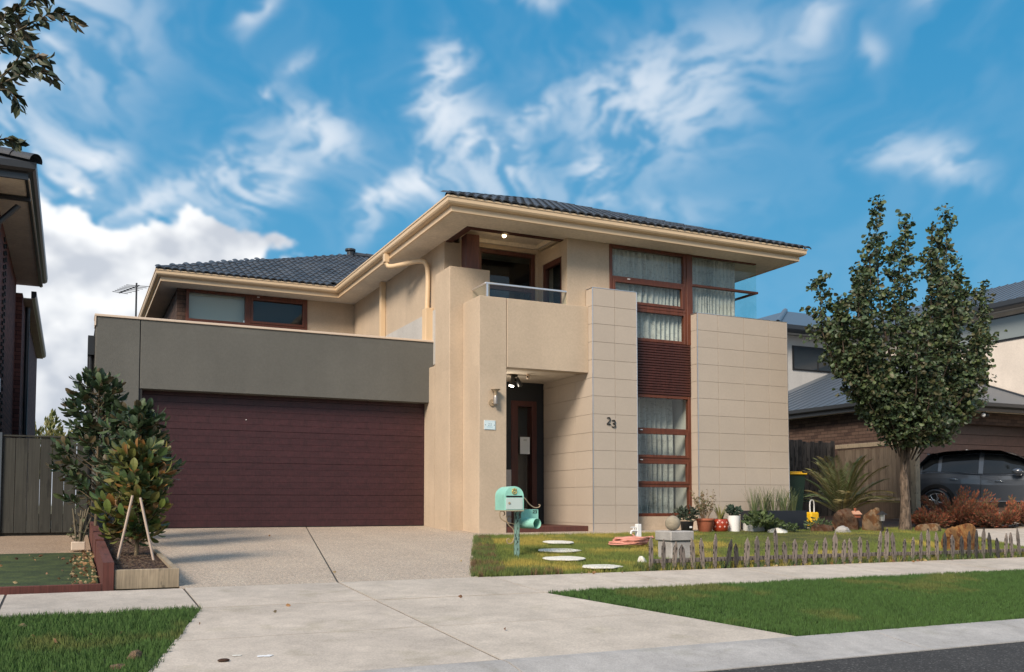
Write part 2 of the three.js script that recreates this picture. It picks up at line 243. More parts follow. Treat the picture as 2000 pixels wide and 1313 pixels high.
const M = {
  render: S([.615, .49, .36], { map: rep(streaky, 2.6), ...bmp(.22, .004) }),
  grey: S([.142, .140, .125], { map: rep(streaky, 3.1), ...bmp(.22, .004) }),
  cap: S([.62, .50, .39], { roughness: .5 }),
  gutter: S([.66, .49, .31], { roughness: .42 }),
  soffit: S([.80, .715, .60], { map: rep(mottle, 2.2), roughness: .75 }),
  roof: [0, 1, 2, 3].map(i => S([.036 + .010 * i, .040 + .010 * i, .048 + .010 * i], { map: rep(mottle, .5), roughness: .48, ...bmp(.1, .002) })),
  timber: S([.165, .046, .021], { map: rep(woodT, .5, 1.2), roughness: .45 }),
  slat: S([.085, .022, .015], { map: rep(woodT, .5, 1.2), roughness: .5 }),
  post: S([.13, .045, .032], { map: rep(woodT, .5, 1.2), roughness: .5 }),
  door: [0, 1, 2].map(i => S([.056 + .004 * i, .0165 + .0015 * i, .020 + .0015 * i], { map: rep(woodT, 1.3, .33), roughness: .5 })),
  glass: new THREE.MeshPhysicalMaterial({ color: 0xf4fbf8, roughness: .02, transmission: 1, thickness: 0, ior: 1.5 }),
  curtain: Object.assign(new THREE.MeshPhysicalMaterial({ color: 0xf2f2ee, map: rep(laceT, .55, .8), roughness: 1, transmission: .18, thickness: 0, side: THREE.DoubleSide })),
  blind: S([.55, .58, .55], { roughness: .8, ...dbl }),
  tile: [0, 1, 2, 3].map(i => S([.535 + .005 * i, .455 + .0045 * i, .372 + .004 * i], { map: rep(tileFaceT, 1.3), roughness: .55 })),
  grout: S([.36, .29, .23]), trim: S([.72, .72, .74], { metalness: .9, roughness: .35 }),
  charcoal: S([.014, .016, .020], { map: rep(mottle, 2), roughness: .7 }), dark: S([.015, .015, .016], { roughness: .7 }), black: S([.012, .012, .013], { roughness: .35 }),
  conc: S([.62, .545, .465], { map: rep(concT, 2.7), ...bmp(.15, .002) }), concB: S([.64, .565, .48], { map: rep(concT, 3.3), ...bmp(.15, .002) }),
  kerb: S([.50, .48, .46], { map: rep(concT, 2.1), ...bmp(.15, .002) }),
  agg: S([.85, .81, .755], { map: rep(aggT, 1.35), bumpMap: rep(aggB, 1.35), bumpScale: .006 }), asphalt: S([.33, .325, .32], { map: rep(aspT, 1.5), roughness: .95 }),
  joint: S([.055, .05, .045]), soil: S([.15, .105, .075], { map: rep(soilT, .8) }), earth: S([.24, .22, .15], { map: rep(lawnT, 2.3) }), gravel: S([.50, .42, .34], { map: rep(aggT, 1.1) }),
  lawn: S([.050, .095, .024], { map: rep(lawnT, 1.7) }), lawn2: S([.15, .165, .035], { map: rep(lawnT, 1.3) }), turf: S([.075, .125, .045], { map: rep(lawnT, .9) }),
  brick: S([.165, .058, .046], { map: rep(brickT, 1.2, 1.376) }), brick2: S([.105, .064, .047], { map: rep(brickT, 1.2, 1.376) }),
  darkMetal: S([.028, .031, .036], { roughness: .35 }), cream: S([.78, .69, .60], { map: rep(streaky, 3) }), pale: S([.55, .53, .50], { map: rep(streaky, 3) }),
  steel: [0, 1].map(i => S([.10 + .02 * i, .12 + .02 * i, .145 + .02 * i], { roughness: .42, metalness: .25 })),
  paling: [0, 1, 2].map(i => S([.050 + .008 * i, .051 + .008 * i, .043 + .007 * i], { map: rep(grainT, .7, 1.6) })),
  weathered: [0, 1, 2, 3].map(i => S([[.31, .262, .23], [.24, .207, .185], [.36, .305, .26], [.085, .078, .075]][i], { map: rep(oldWoodT, .22, .5) })),
  oldFence: [0, 1, 2].map(i => S([.25 - .05 * i, .20 - .045 * i, .15 - .035 * i], { map: rep(grainT, .5, 1.4) })), darkFence: [0, 1, 2].map(i => S([.045 + .02 * i, .04 + .018 * i, .038 + .016 * i], { map: rep(oldWoodT, .5, 1.4) })),
  rawTimber: S([.46, .38, .27], { map: rep(grainT, .6, .6) }), redTimber: S([.15, .048, .038], { map: rep(grainT, .5, .8) }), stake: S([.66, .52, .42], { map: rep(woodT, .3, .8) }),
  mint: S([.33, .70, .58], { roughness: .4, map: rep(mottle, .4) }), mintOld: S([.30, .52, .45], { roughness: .6, map: rep(oldWoodT, .15, .25) }), mintFace: S([.46, .55, .53], { roughness: .4 }), rust: S([.34, .26, .17], { roughness: .6 }), brass: S([.5, .38, .14], { metalness: .7, roughness: .45 }),
  white: S([.80, .80, .79], { roughness: .5 }), bark: S([.18, .138, .108], { map: rep(barkT, .5, .5), bumpMap: rep(barkT, .5, .5), bumpScale: .012 }), stem: S([.13, .10, .06]),
  rock: S([.50, .40, .29], { map: rep(rockT, .8), ...bmp(.2, .02) }), rockOrange: S([.62, .36, .13], { map: rep(rockT, .45), ...bmp(.12, .02) }), rockBrown: S([.30, .20, .14], { map: rep(rockT, .5), ...bmp(.12, .02) }), stone: S([.82, .79, .70], { map: rep(mottle, .6) }),
  terracotta: S([.40, .125, .065], { map: rep(mottle, .4), roughness: .75 }), redGlaze: S([.33, .045, .020], { roughness: .25 }), yellow: S([.78, .46, .012], { roughness: .5 }), binGreen: S([.02, .045, .035], { roughness: .5 }),
  leaf: new THREE.MeshPhysicalMaterial({ color: 0xffffff, vertexColors: true, roughness: .55, transmission: .18, thickness: 0, side: THREE.DoubleSide }),
  leafDull: new THREE.MeshPhysicalMaterial({ color: 0xffffff, vertexColors: true, roughness: .8, transmission: .25, thickness: 0, side: THREE.DoubleSide }),
};
// the lie of the land: level at the house, falling 4.8 % to the street, rising a little to the right-hand neighbour
const gy = (x, z) => { const s = sm(cl((-z - 9) / 4)); return -(cl(z, -15.4, -4.6) + 15.4) * .048 + .02 * Math.max(0, Math.min(x, 22) - 11) * s; };
// a slab over an xz polygon whose top follows the land
function slab(pts, lift = 0, th = .09) {
  const t = pts.map(([x, z]) => [x, gy(x, z) + lift, z]), b = pts.map(([x, z]) => [x, gy(x, z) + lift - th, z]); let A = 0; pts.forEach((p, i) => { const q = pts[(i + 1) % pts.length]; A += p[0] * q[1] - q[0] * p[1]; });
  if (A > 0) { t.reverse(); b.reverse(); } const F = [t]; for (let i = 0; i < t.length; i++) { const k = (i + 1) % t.length; F.push([b[i], b[k], t[k], t[i]]); } return polyGeo(F);
}

// ================================================================ GROUND
{
  // one sheet to the horizon
  const xs = [-300, -80, -20, 11, 14, 18, 22, 30, 90, 300], zs = [300, 60, 14, 6, -4.2, -4.6, -9, -10, -11, -12, -13, -15.4, -20, -30, -90, -300], F = [];
  for (let i = 0; i < xs.length - 1; i++) for (let j = 0; j < zs.length - 1; j++) { const p = (a, b) => [xs[a], gy(xs[a], zs[b]) - .075, zs[b]]; F.push([p(i, j), p(i + 1, j), p(i + 1, j + 1)], [p(i, j), p(i + 1, j + 1), p(i, j + 1)]); }
  ground('ground', polyGeo(F), M.earth);
}
ground('road', box(-120, 120, -.75, -.566, -4.32, 3.6), M.asphalt);
{ // kerb and channel, in lengths with joints
  const root = thing('kerb', '', ''); root.userData = { kind: 'structure' }; root.name = 'kerb';
  const cut = [-30, -14, -9, -4.5, -.6, 2.24, 5.06, 7.9, 10.7, 13.5, 16.5, 20, 30], pr = [[-4.85, -.75], [-4.85, -.506], [-4.76, -.508], [-4.56, -.538], [-4.42, -.556], [-4.315, -.560], [-4.315, -.75]];
  for (let i = 0; i < cut.length - 1; i++) { const a = cut[i] + .006, b = cut[i + 1] - .006, F = []; for (let j = 0; j < pr.length; j++) { const k = (j + 1) % pr.length; F.push([[a, pr[j][1], pr[j][0]], [b, pr[j][1], pr[j][0]], [b, pr[k][1], pr[k][0]], [a, pr[k][1], pr[k][0]]]); } F.push(pr.map(p => [a, p[1], p[0]]), pr.map(p => [b, p[1], p[0]])); part('kerb_length', polyGeo(F), M.kerb, root); }
  ground('far_kerb', box(-120, 120, -.75, -.50, 3.6, 3.95), M.kerb);
}
{ // footpath and crossing slabs
  const fp = new THREE.Group(); fp.name = 'footpath'; fp.userData.kind = 'structure'; scene.add(fp);
  part('joint_filler', slab([[-30, -8.4], [30, -8.4], [30, -7.25], [-30, -7.25]], -.007, .03), M.joint, fp);
  const cut = [-30, -12, -6, -3.2, -1.8, -.44, .89, 2.23, 3.76, 5.3, 6.8, 8.3, 9.8, 11.3, 12.8, 14.3, 17, 30], r = rng(3);
  for (let i = 0; i < cut.length - 1; i++) part('slab', slab([[cut[i] + .009, -8.395], [cut[i + 1] - .009, -8.395], [cut[i + 1] - .009, -7.256], [cut[i] + .009, -7.256]], -.002 + .004 * r()), r() < .5 ? M.conc : M.concB, fp);
  const cr = new THREE.Group(); cr.name = 'driveway_crossing'; cr.userData.kind = 'structure'; scene.add(cr);
  part('joint_filler', slab([[.90, -7.25], [3.76, -7.25], [4.42, -4.86], [.30, -4.86]], -.007, .03), M.joint, cr);
  const L = z => .90 - (z + 7.25) * .25, R = z => 3.76 + (z + 7.25) * .276;
  for (const [za, zb] of [[-7.246, -6.0], [-5.99, -4.856]]) { part('slab', slab([[L(za), za], [2.221, za], [2.221, zb], [L(zb), zb]]), M.conc, cr); part('slab', slab([[2.241, za], [R(za), za], [R(zb), zb], [2.241, zb]], -.002), M.concB, cr); }
  const dr = new THREE.Group(); dr.name = 'driveway'; dr.userData.kind = 'structure'; scene.add(dr);
  part('joint_filler', slab([[.93, -8.41], [3.6, -8.41], [5.6, -13.3], [5.6, -15.3], [.95, -15.3]], -.007, .03), M.joint, dr);
  part('slab', slab([[.87, -8.405], [2.221, -8.405], [3.531, -15.39], [.87, -15.39]]), M.agg, dr);
  part('slab', slab([[2.24, -8.405], [3.62, -8.405], [5.70, -13.1], [5.70, -15.39], [3.55, -15.39]], -.001), M.agg, dr);
  ground('house_path', slab([[5.708, -13.06], [12.6, -13.06], [12.6, -15.2], [5.708, -15.2]], .004), M.agg);
  ground('side_gravel', slab([[-4, -11.86], [.24, -11.86], [.24, -15.6], [-4, -15.6]], -.01), M.gravel);
  ground('artificial_turf', slab([[-4, -8.56], [.24, -8.56], [.24, -11.85], [-4, -11.85]], -.008), M.turf);
  ground('front_lawn_soil', slab([[3.63, -8.405], [13.0, -8.405], [13.05, -9.4], [14.6, -12.2], [14.6, -13.05], [5.71, -13.05]], -.012), M.lawn2);
  ground('garden_bed', slab([[12.62, -12.2], [16.6, -12.2], [16.6, -16.8], [12.62, -16.8]], -.008), M.soil);
  ground('verge_soil', slab([[3.77, -7.245], [30, -7.245], [30, -4.86], [4.43, -4.86]], -.012), M.lawn, 'structure');
  ground('verge_soil', slab([[-30, -7.245], [.89, -7.245], [.29, -4.86], [-30, -4.86]], -.012), M.lawn, 'structure');
  ground('neighbour_path', slab([[13.06, -8.41], [13.1, -9.4], [14.75, -12.15], [19, -11.6], [19, -8.41]], 0), M.concB);
  ground('neighbour_driveway', slab([[16.75, -11.75], [23.6, -11.75], [23.6, -17.2], [16.75, -17.2]], .004), M.conc);
}

// ================================================================ THE HOUSE
const house = thing('house', 'two storey beige rendered house with tiled front fins and dark garage door', 'house', [6.2, -.1, -15.4]);
const H = (n, g, m, p = house, k) => wpart(n, g, m, p, k);
// --- garage wing: grey render pier and parapet
H('garage_pier', box(.30, .914, -.1, 3.2, -15.6, -15.18, .006), M.grey);
const parapet = H('garage_parapet', box(.926, 5.78, 2.14, 3.2, -15.6, -15.18, .006), M.grey);
H('joint_backing', box(.88, .96, -.05, 3.19, -15.58, -15.2), M.dark, parapet);
H('capping', [box(.275, 5.80, 3.2, 3.236, -15.63, -15.16, .004), box(.279, .297, 3.06, 3.199, -15.5, -15.165)], M.cap);
H('side_wall', box(.30, .50, -.1, 3.2, -24, -15.602), M.grey);
H('side_downpipe', [tube([[.245, -.05, -15.9], [.245, 2.85, -15.9]], .045, 8), box(.2, .296, 2.7, 3.0, -16.02, -15.78)], M.darkMetal);
H('flat_roof', box(.51, 5.69, 2.72, 2.8, -20.29, -15.61), M.steel[0]);
const gd = H('garage_door', box(.9, 5.62, -.02, 2.3, -15.5, -15.425), M.dark);
{ const r = rng(8); let y = .012; for (let i = 0; i < 21; i++) { const h = .1035; H('door_plank', box(.918, 5.608, y, y + h - (i % 5 === 4 ? .005 : .0015), -15.45, -15.40 - .001 * r(), .0018), M.door[Math.floor(r() * 3)], gd); y += h; }
  H('bottom_seal', box(.93, 5.6, .0, .011, -15.44, -15.40), M.black, gd); H('door_lock', new THREE.SphereGeometry(.012, 8, 6).translate(2.55, 1.74, -15.398), M.trim, gd); }
// --- rendered walls and columns
H('garage_return_wall', box(5.61, 5.92, -.1, 2.75, -15.64, -14.891), M.render);
H('column', box(5.61, 6.34, -.1, 4.33, -14.89, -14.22, .008), M.render);
H('column', box(5.85, 6.334, -.1, 3.72, -14.219, -13.54, .008), M.render);
H('balcony_wall', box(6.343, 7.859, 2.59, 3.72, -13.74, -13.541, .006), M.render);
H('balcony_floor', box(6.35, 7.85, 2.66, 2.78, -14.69, -13.742), M.soffit);
H('upper_side_wall', box(5.70, 5.98, 2.4, 4.879, -20.3, -14.70), M.render);
H('side_wall_band', box(5.685, 5.699, 2.81, 3.77, -17.9, -14.9), M.pale);
H('balcony_back_wall', [box(5.981, 6.34, 2.7, 5.0, -14.95, -14.702), box(6.34, 7.46, 4.86, 5.0, -14.95, -14.702), box(6.34, 7.46, 2.7, 2.82, -14.95, -14.702), box(7.46, 7.76, 2.7, 5.0, -14.95, -14.702)], M.render);
H('balcony_side_wall', [box(7.5, 7.76, 4.62, 4.999, -14.701, -13.64), box(7.5, 7.76, 2.7, 4.62, -13.82, -13.64), box(7.5, 7.76, 2.7, 4.62, -14.701, -14.54)], M.render);
H('upper_front_wall', box(7.5, 8.33, 2.6, 4.879, -13.639, -13.62), M.render);
H('upper_front_core', box(7.77, 8.33, 2.6, 4.87, -13.9, -13.641), M.render);
H('wing_front_wall', [box(4.64, 5.699, 2.7, 4.879, -20.5, -20.3), box(1.92, 4.64, 2.7, 4.2, -20.5, -20.3)], M.render);
H('wing_side_wall', box(1.92, 2.1, 2.7, 4.879, -27, -20.501), M.brick2);
H('wing_corner', box(1.921, 2.1, 4.2, 4.879, -20.5, -20.31), M.brick2);
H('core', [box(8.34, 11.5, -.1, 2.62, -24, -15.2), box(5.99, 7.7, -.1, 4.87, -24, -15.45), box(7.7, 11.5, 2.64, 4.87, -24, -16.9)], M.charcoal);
H('room_wall', [box(8.75, 10.0, -.1, .16, -15.19, -13.66), box(8.34, 11.5, 2.64, 2.7, -16.9, -13.9), box(10.01, 11.6, -.1, 3.7, -15.1, -13.7), box(8.34, 8.74, -.1, 2.62, -15.19, -13.7)], M.pale);
H('lower_right_wall', box(11.501, 11.57, -.1, 2.599, -24, -15.11), M.render);
H('upper_right_wall', box(11.42, 11.56, 2.6, 4.87, -24, -14.55), M.render);
H('window_plinth', box(8.745, 10.005, -.1, .165, -13.655, -13.60), M.render);
// --- tiled fins: every tile a piece of its own
const fins = [];
function fin(x0, x1, y0, y1, zf, zb, cutsX, top = true) {
  const f = H('tiled_fin', box(x0 + .012, x1 - .012, y0, y1 - .012, zb, zf - .012), M.grout); fins.push(f);
  const r = rng(Math.round(x0 * 100)); const rows = []; let y = y1; while (y > y0 + .02) { const b = Math.max(y0, y - .305); rows.push([b, y]); y = b; }
  for (const [a, b] of rows) {
    for (let i = 0; i < cutsX.length - 1; i++) H('tile', box(cutsX[i] + .0035, cutsX[i + 1] - .0035, a + .0022, b - .0022, zf - .014, zf - .0008 * r(), .0015), M.tile[Math.floor(r() * 4)], f);
    for (let z = zf - .001, k = 0; z > zb + .02; k++) { const e = Math.max(zb, z - (k ? .6 : .6)); H('side_tile', box(x0, x0 + .014, a + .0022, b - .0022, e + .0022, z - .0022, .0015), M.tile[Math.floor(r() * 4)], f); z = e; }
  }
  for (const [a, b] of [[x0 - .004, x0 + .008], [x1 - .008, x1 + .004]]) H('edge_trim', box(a, b, y0, y1 + (top ? .006 : -.0005), zf - .008, zf + .004), M.trim, f);
  if (!top) return;
  H('top_trim', [box(x0 - .004, x1 + .004, y1, y1 + .008, zf - .012, zf + .004), box(x0 - .004, x0 + .010, y1, y1 + .008, zb, zf - .012)], M.trim, f);
  H('coping', box(x0, x1, y1 - .011, y1 - .001, zb, zf - .013), M.render, f);
}
fin(7.86, 8.74, -.1, 2.495, -13.4, -15.19, [7.862, 8.30, 8.738], false);
H('porch_wall_top', box(7.86, 8.74, 2.4955, 2.64, -15.19, -13.625), M.tile[1]);
fin(7.86, 8.74, 2.4955, 4.02, -13.4, -13.619, [7.862, 8.30, 8.738]);
fin(10.01, 12.07, -.1, 3.78, -13.4, -13.619, [10.012, 10.47, 11.05, 11.63, 12.068]);
H('fin_return', box(7.855, 7.859, 3.721, 4.0, -13.74, -13.62), M.render);
// --- windows
function windowUnit(x0, x1, y0, y1, z, name, opts = {}) { // outer frame, rails at given heights, panes between
  const { rails = [], mat = M.timber, d = .09, w = .055, stiles = true, sash = [] } = opts;
  const f = H(name, [box(x0, x0 + w * (opts.left ?? 1), y0, y1, z - d, z, .004), box(x1 - w, x1, y0, y1, z - d, z, .004), box(x0 + w * (opts.left ?? 1), x1 - w, y1 - w, y1, z - d, z - .001, .004), box(x0 + w * (opts.left ?? 1), x1 - w, y0, y0 + w, z - d, z - .001, .004)], mat);
  const ys = [y0 + w, ...rails.flatMap(r => [r - w / 2, r + w / 2]), y1 - w];
  for (const r of rails) H('rail', box(x0 + w * (opts.left ?? 1), x1 - w, r - w / 2, r + w / 2, z - d, z - .002, .004), mat, f);
  for (let i = 0; i < ys.length; i += 2) {
    let a = x0 + w * (opts.left ?? 1), b = x1 - w, c = ys[i], e = ys[i + 1];
    if (sash.includes(i / 2)) { const s = .05; H('sash', [box(a, a + s, c, e, z - .05, z + .012, .004), box(b - s, b, c, e, z - .05, z + .012, .004), box(a + s, b - s, e - s, e, z - .05, z + .011, .004), box(a + s, b - s, c, c + s, z - .05, z + .011, .004)], mat, f); H('catch', box((a + b) / 2 - .45, (a + b) / 2 - .40, e + .01, e + .025, z, z + .02), M.white, f); a += s; b -= s; c += s; e -= s; }
    H('pane', new THREE.PlaneGeometry(b - a, e - c).translate((a + b) / 2, (c + e) / 2, z - .03), M.glass, f);
  }
  return f;
}
function curtain(x0, x1, y0, y1, z, seed, amp = .03, per = .11, mat = M.curtain) {
  const nx = Math.ceil((x1 - x0) / .012), ny = 6, g = new THREE.PlaneGeometry(x1 - x0, y1 - y0, nx, ny), p = g.attributes.position, u = g.attributes.uv;
  for (let i = 0; i < p.count; i++) { const x = p.getX(i), y = p.getY(i), q = x + .22 * n2(x * 3.5 + 40, y * .4 + 9, 999, seed), k = .5 + n2(x * 2.2, 0, 999, seed + 3); p.setZ(i, amp * k * Math.sin(q * 2 * Math.PI / per) + .012 * Math.sin(q * 61)); u.setXY(i, x, y); }
  g.computeVertexNormals(); g.translate((x0 + x1) / 2, (y0 + y1) / 2, z); return g;
}
const wl = windowUnit(8.742, 10.008, .165, 2.30, -13.60, 'lower_window', { rails: [.70, 1.16, 1.68], left: .6, sash: [1, 2] });
H('curtain', curtain(8.78, 9.94, .18, 2.28, -14.06, 5), M.curtain, wl);
// louvre panel between the storeys
const lv = H('louvre_panel', box(8.745, 10.005, 2.302, 3.225, -13.66, -13.625), M.dark);
for (let i = 0; i < 20; i++) { const y = 2.306 + i * .046; H('slat', box(8.746, 10.004, y, y + .036, -13.625, -13.585, .004), M.slat, lv); }
const wu = windowUnit(8.742, 9.93, 3.228, 3.80, -13.60, 'upper_window', { rails: [] });
H('curtain', curtain(8.78, 9.90, 3.24, 3.79, -13.74, 15, .022, .1), M.curtain, wu);
const wm = windowUnit(8.33, 9.93, 3.803, 4.876, -13.60, 'upper_window', { rails: [4.30], sash: [0] });
H('curtain', curtain(8.36, 9.90, 3.81, 4.87, -13.74, 25, .022, .09), M.curtain, wm);
H('corner_mullion', box(9.932, 10.06, 3.22, 4.878, -13.70, -13.585, .006), M.timber);
const wc = H('corner_window', [box(10.062, 11.53, 4.862, 4.878, -13.68, -13.60), box(10.062, 11.56, 4.305, 4.345, -13.66, -13.585, .004), box(11.51, 11.555, 4.306, 4.344, -14.5, -13.661, .003)], M.timber);
H('pane', new THREE.PlaneGeometry(1.478, 1.08).translate(10.801, 4.32, -13.62), M.glass, wc);
H('pane', new THREE.PlaneGeometry(.92, 1.09).rotateY(Math.PI / 2).translate(11.54, 4.325, -14.082), M.glass, wc);
H('curtain', curtain(10.08, 11.14, 3.76, 4.87, -13.74, 35, .022, .09), M.curtain, wc);
{ const g = curtain(-.6, .0, 3.76, 4.87, 0, 45, .02, .09); g.rotateY(Math.PI / 2); g.translate(11.15, 0, -14.36); H('curtain', g, M.curtain, wc); }
const wb = windowUnit(6.342, 7.458, 2.83, 4.855, -14.74, 'balcony_window', { rails: [4.19], mat: M.post, w: .07 });
{ const d = H('balcony_door', [box(7.52, 7.6, 2.8, 4.62, -14.54, -14.46), box(7.52, 7.6, 2.8, 4.62, -13.90, -13.82), box(7.52, 7.6, 4.53, 4.62, -14.46, -13.90), box(7.52, 7.6, 2.8, 2.9, -14.46, -13.9)], M.post); H('pane', new THREE.PlaneGeometry(.56, 1.63).rotateY(Math.PI / 2).translate(7.56, 3.715, -14.18), M.glass, d); H('door_backing', box(7.70, 7.75, 2.8, 4.6, -14.5, -13.85), M.dark, d); }
for (const [x0, x1, blind] of [[2.10, 3.36, 1], [3.36, 4.64, 0]]) {
  const w = windowUnit(x0, x1, 4.2, 4.876, -20.28, 'wing_window', { w: .06, sash: blind ? [] : [0] });
  H('blind', box(x0 + .06, x1 - .06, 4.27, 4.82, -20.46, -20.44), blind ? M.blind : M.charcoal, w);
}
// --- balcony: post, beams, ceiling, glass balustrade
H('balcony_post', box(5.93, 6.17, 4.331, 4.93, -14.5, -14.27, .006), M.post);
H('balcony_beam', [box(5.72, 7.5, 4.865, 4.99, -13.86, -13.74, .004), box(5.72, 5.84, 4.866, 4.99, -14.699, -13.861, .004)], M.slat);
H('balcony_ceiling', box(5.73, 7.49, 5.0, 5.02, -14.9, -13.75), M.soffit);
H('cornice', [box(5.985, 7.49, 4.93, 4.998, -14.70, -14.64), box(7.43, 7.498, 4.931, 4.998, -14.64, -13.87)], M.soffit);
{ const b = H('glass_balustrade', [box(6.0, 7.855, 3.945, 3.975, -13.665, -13.63, .004), box(6.0, 6.03, 3.9451, 3.975, -14.2, -13.666, .004)], M.trim);
  H('pane', new THREE.PlaneGeometry(1.80, .22).translate(6.93, 3.834, -13.648), M.glass, b); H('pane', new THREE.PlaneGeometry(.5, .22).rotateY(Math.PI / 2).translate(6.015, 3.834, -13.93), M.glass, b); H('glass_channel', box(6.03, 7.85, 3.7202, 3.735, -13.67, -13.625), M.trim, b); H('clamp', box(6.02, 6.05, 3.735, 3.945, -13.66, -13.635), M.trim, b); }
// --- entry
H('entry_back_wall', [box(6.0, 7.20, -.1, 2.66, -15.44, -15.2), box(7.72, 7.86, -.1, 2.66, -15.44, -15.2), box(7.20, 7.72, 2.26, 2.66, -15.44, -15.2)], M.charcoal);
H('entry_ceiling', box(6.3, 7.858, 2.60, 2.655, -15.2, -13.742), M.soffit);
H('entry_step', box(6.34, 7.857, -.12, .015, -15.19, -13.56, .006), M.post);
{ const d = H('front_door', [box(7.20, 7.34, .015, 2.26, -15.40, -15.19, .004), box(7.62, 7.72, .015, 2.26, -15.40, -15.19, .004), box(7.34, 7.62, 2.16, 2.26, -15.40, -15.19), box(7.34, 7.62, .016, .22, -15.40, -15.19)], M.slat);
  H('pane', new THREE.PlaneGeometry(.28, 1.94).translate(7.48, 1.19, -15.28), M.glass, d); H('door_backing', box(7.2, 7.72, .02, 2.2, -15.439, -15.41), M.charcoal, d); H('door_panel', box(6.9, 7.19, .02, 1.0, -15.199, -15.17), M.pale, d); }
solo('paper_notice', 'white paper notice taped to the dark front door', 'notice', box(7.375, 7.57, 1.29, 1.60, -15.186, -15.182), (() => { const c = document.createElement('canvas'); c.width = 128; c.height = 200; const x = c.getContext('2d'); x.fillStyle = '#c9ccca'; x.fillRect(0, 0, 128, 200); x.fillStyle = '#8e9290'; x.fillRect(44, 24, 46, 5); x.fillRect(46, 34, 40, 4); x.fillRect(42, 42, 50, 4); const t = new THREE.CanvasTexture(c); t.colorSpace = THREE.SRGBColorSpace; t.repeat.set(1 / .195, 1 / .31); t.offset.set(-7.375 / .195, -1.29 / .31); t.wrapS = t.wrapT = THREE.RepeatWrapping; return new THREE.MeshStandardMaterial({ map: t, roughness: .8 }); })());

// --- eaves: soffit, fascia, gutter
const eave = [[12.1, -24], [12.1, -13.1], [5.2, -13.1], [5.2, -19.75], [1.56, -19.75], [1.56, -27]];
H('soffit', [box(5.2, 12.1, 4.88, 4.9, -13.74, -13.1), box(5.2, 5.72, 4.88, 4.9, -19.75, -13.74), box(7.5, 12.1, 4.8801, 4.9, -14.6, -13.741), box(11.4, 12.1, 4.88, 4.9, -24, -14.6), box(1.56, 5.75, 4.8802, 4.9, -20.5, -19.75), box(1.56, 2.1, 4.88, 4.9, -27, -20.5)], M.soffit);
H('fascia', sweep(eave, [[-.02, 4.868], [.012, 4.868], [.012, 5.03], [-.02, 5.03]]), M.gutter);
H('gutter', sweep(eave, [[.013, 4.955], [.055, 4.958], [.088, 4.975], [.104, 5.0], [.106, 5.055], [.118, 5.06], [.118, 5.085], [.108, 5.085], [.108, 5.068], [.013, 5.06]]), M.gutter);
function downpipe(x, ztop, zwall, yb) { return [box(5.09, 5.19, 4.80, 4.954, ztop - .05, ztop + .05, .006), tube([[5.14, 4.80, ztop], [5.17, 4.74, ztop], [5.58, 4.66, zwall], [5.63, 4.55, zwall], [5.63, yb, zwall]], .045, 8, 24)]; }
{ const [hd, pp] = downpipe(0, -16.2, -15.35, 3.8); const d = H('downpipe', pp, M.gutter); H('pop', hd, M.gutter, d); H('spreader_box', box(5.56, 5.699, 3.1, 3.82, -15.42, -15.22, .006), M.gutter, d); }
H('downpipe', box(5.59, 5.695, 2.8, 4.879, -18.06, -17.95, .006), M.gutter);
// --- tiled hip roofs
const PT = Math.tan(22 * D2R), roof = H('roof', (() => {
  const e = 5.07, x0 = 5.09, x1 = 12.21, zf = -12.99, ap = (x1 - x0) / 2, xr = (x0 + x1) / 2, yr = e + ap * PT, wz = -19.64, wx = 1.45, k = 5.6, y2 = e + k * PT - .001;
  return polyGeo([[[x0, e, zf], [x1, e, zf], [xr, yr, zf - ap]], [[x0, e, -30], [x0, e, zf], [xr, yr, zf - ap], [xr, yr, -30]], [[x1, e, zf], [x1, e, -30], [xr, yr, -30], [xr, yr, zf - ap]],
    [[wx, e, wz], [x0 + .02, e, wz], [x0 + k, y2, wz - k], [wx + k, y2, wz - k]], [[wx, e, -32], [wx, e, wz], [wx + k, y2, wz - k], [wx + k, y2, -32]], [[wx + k, y2, wz - k], [x0 + k, y2, wz - k], [x0 + k, y2, -32], [wx + k, y2, -32]]]);
})(), M.roof[1]);
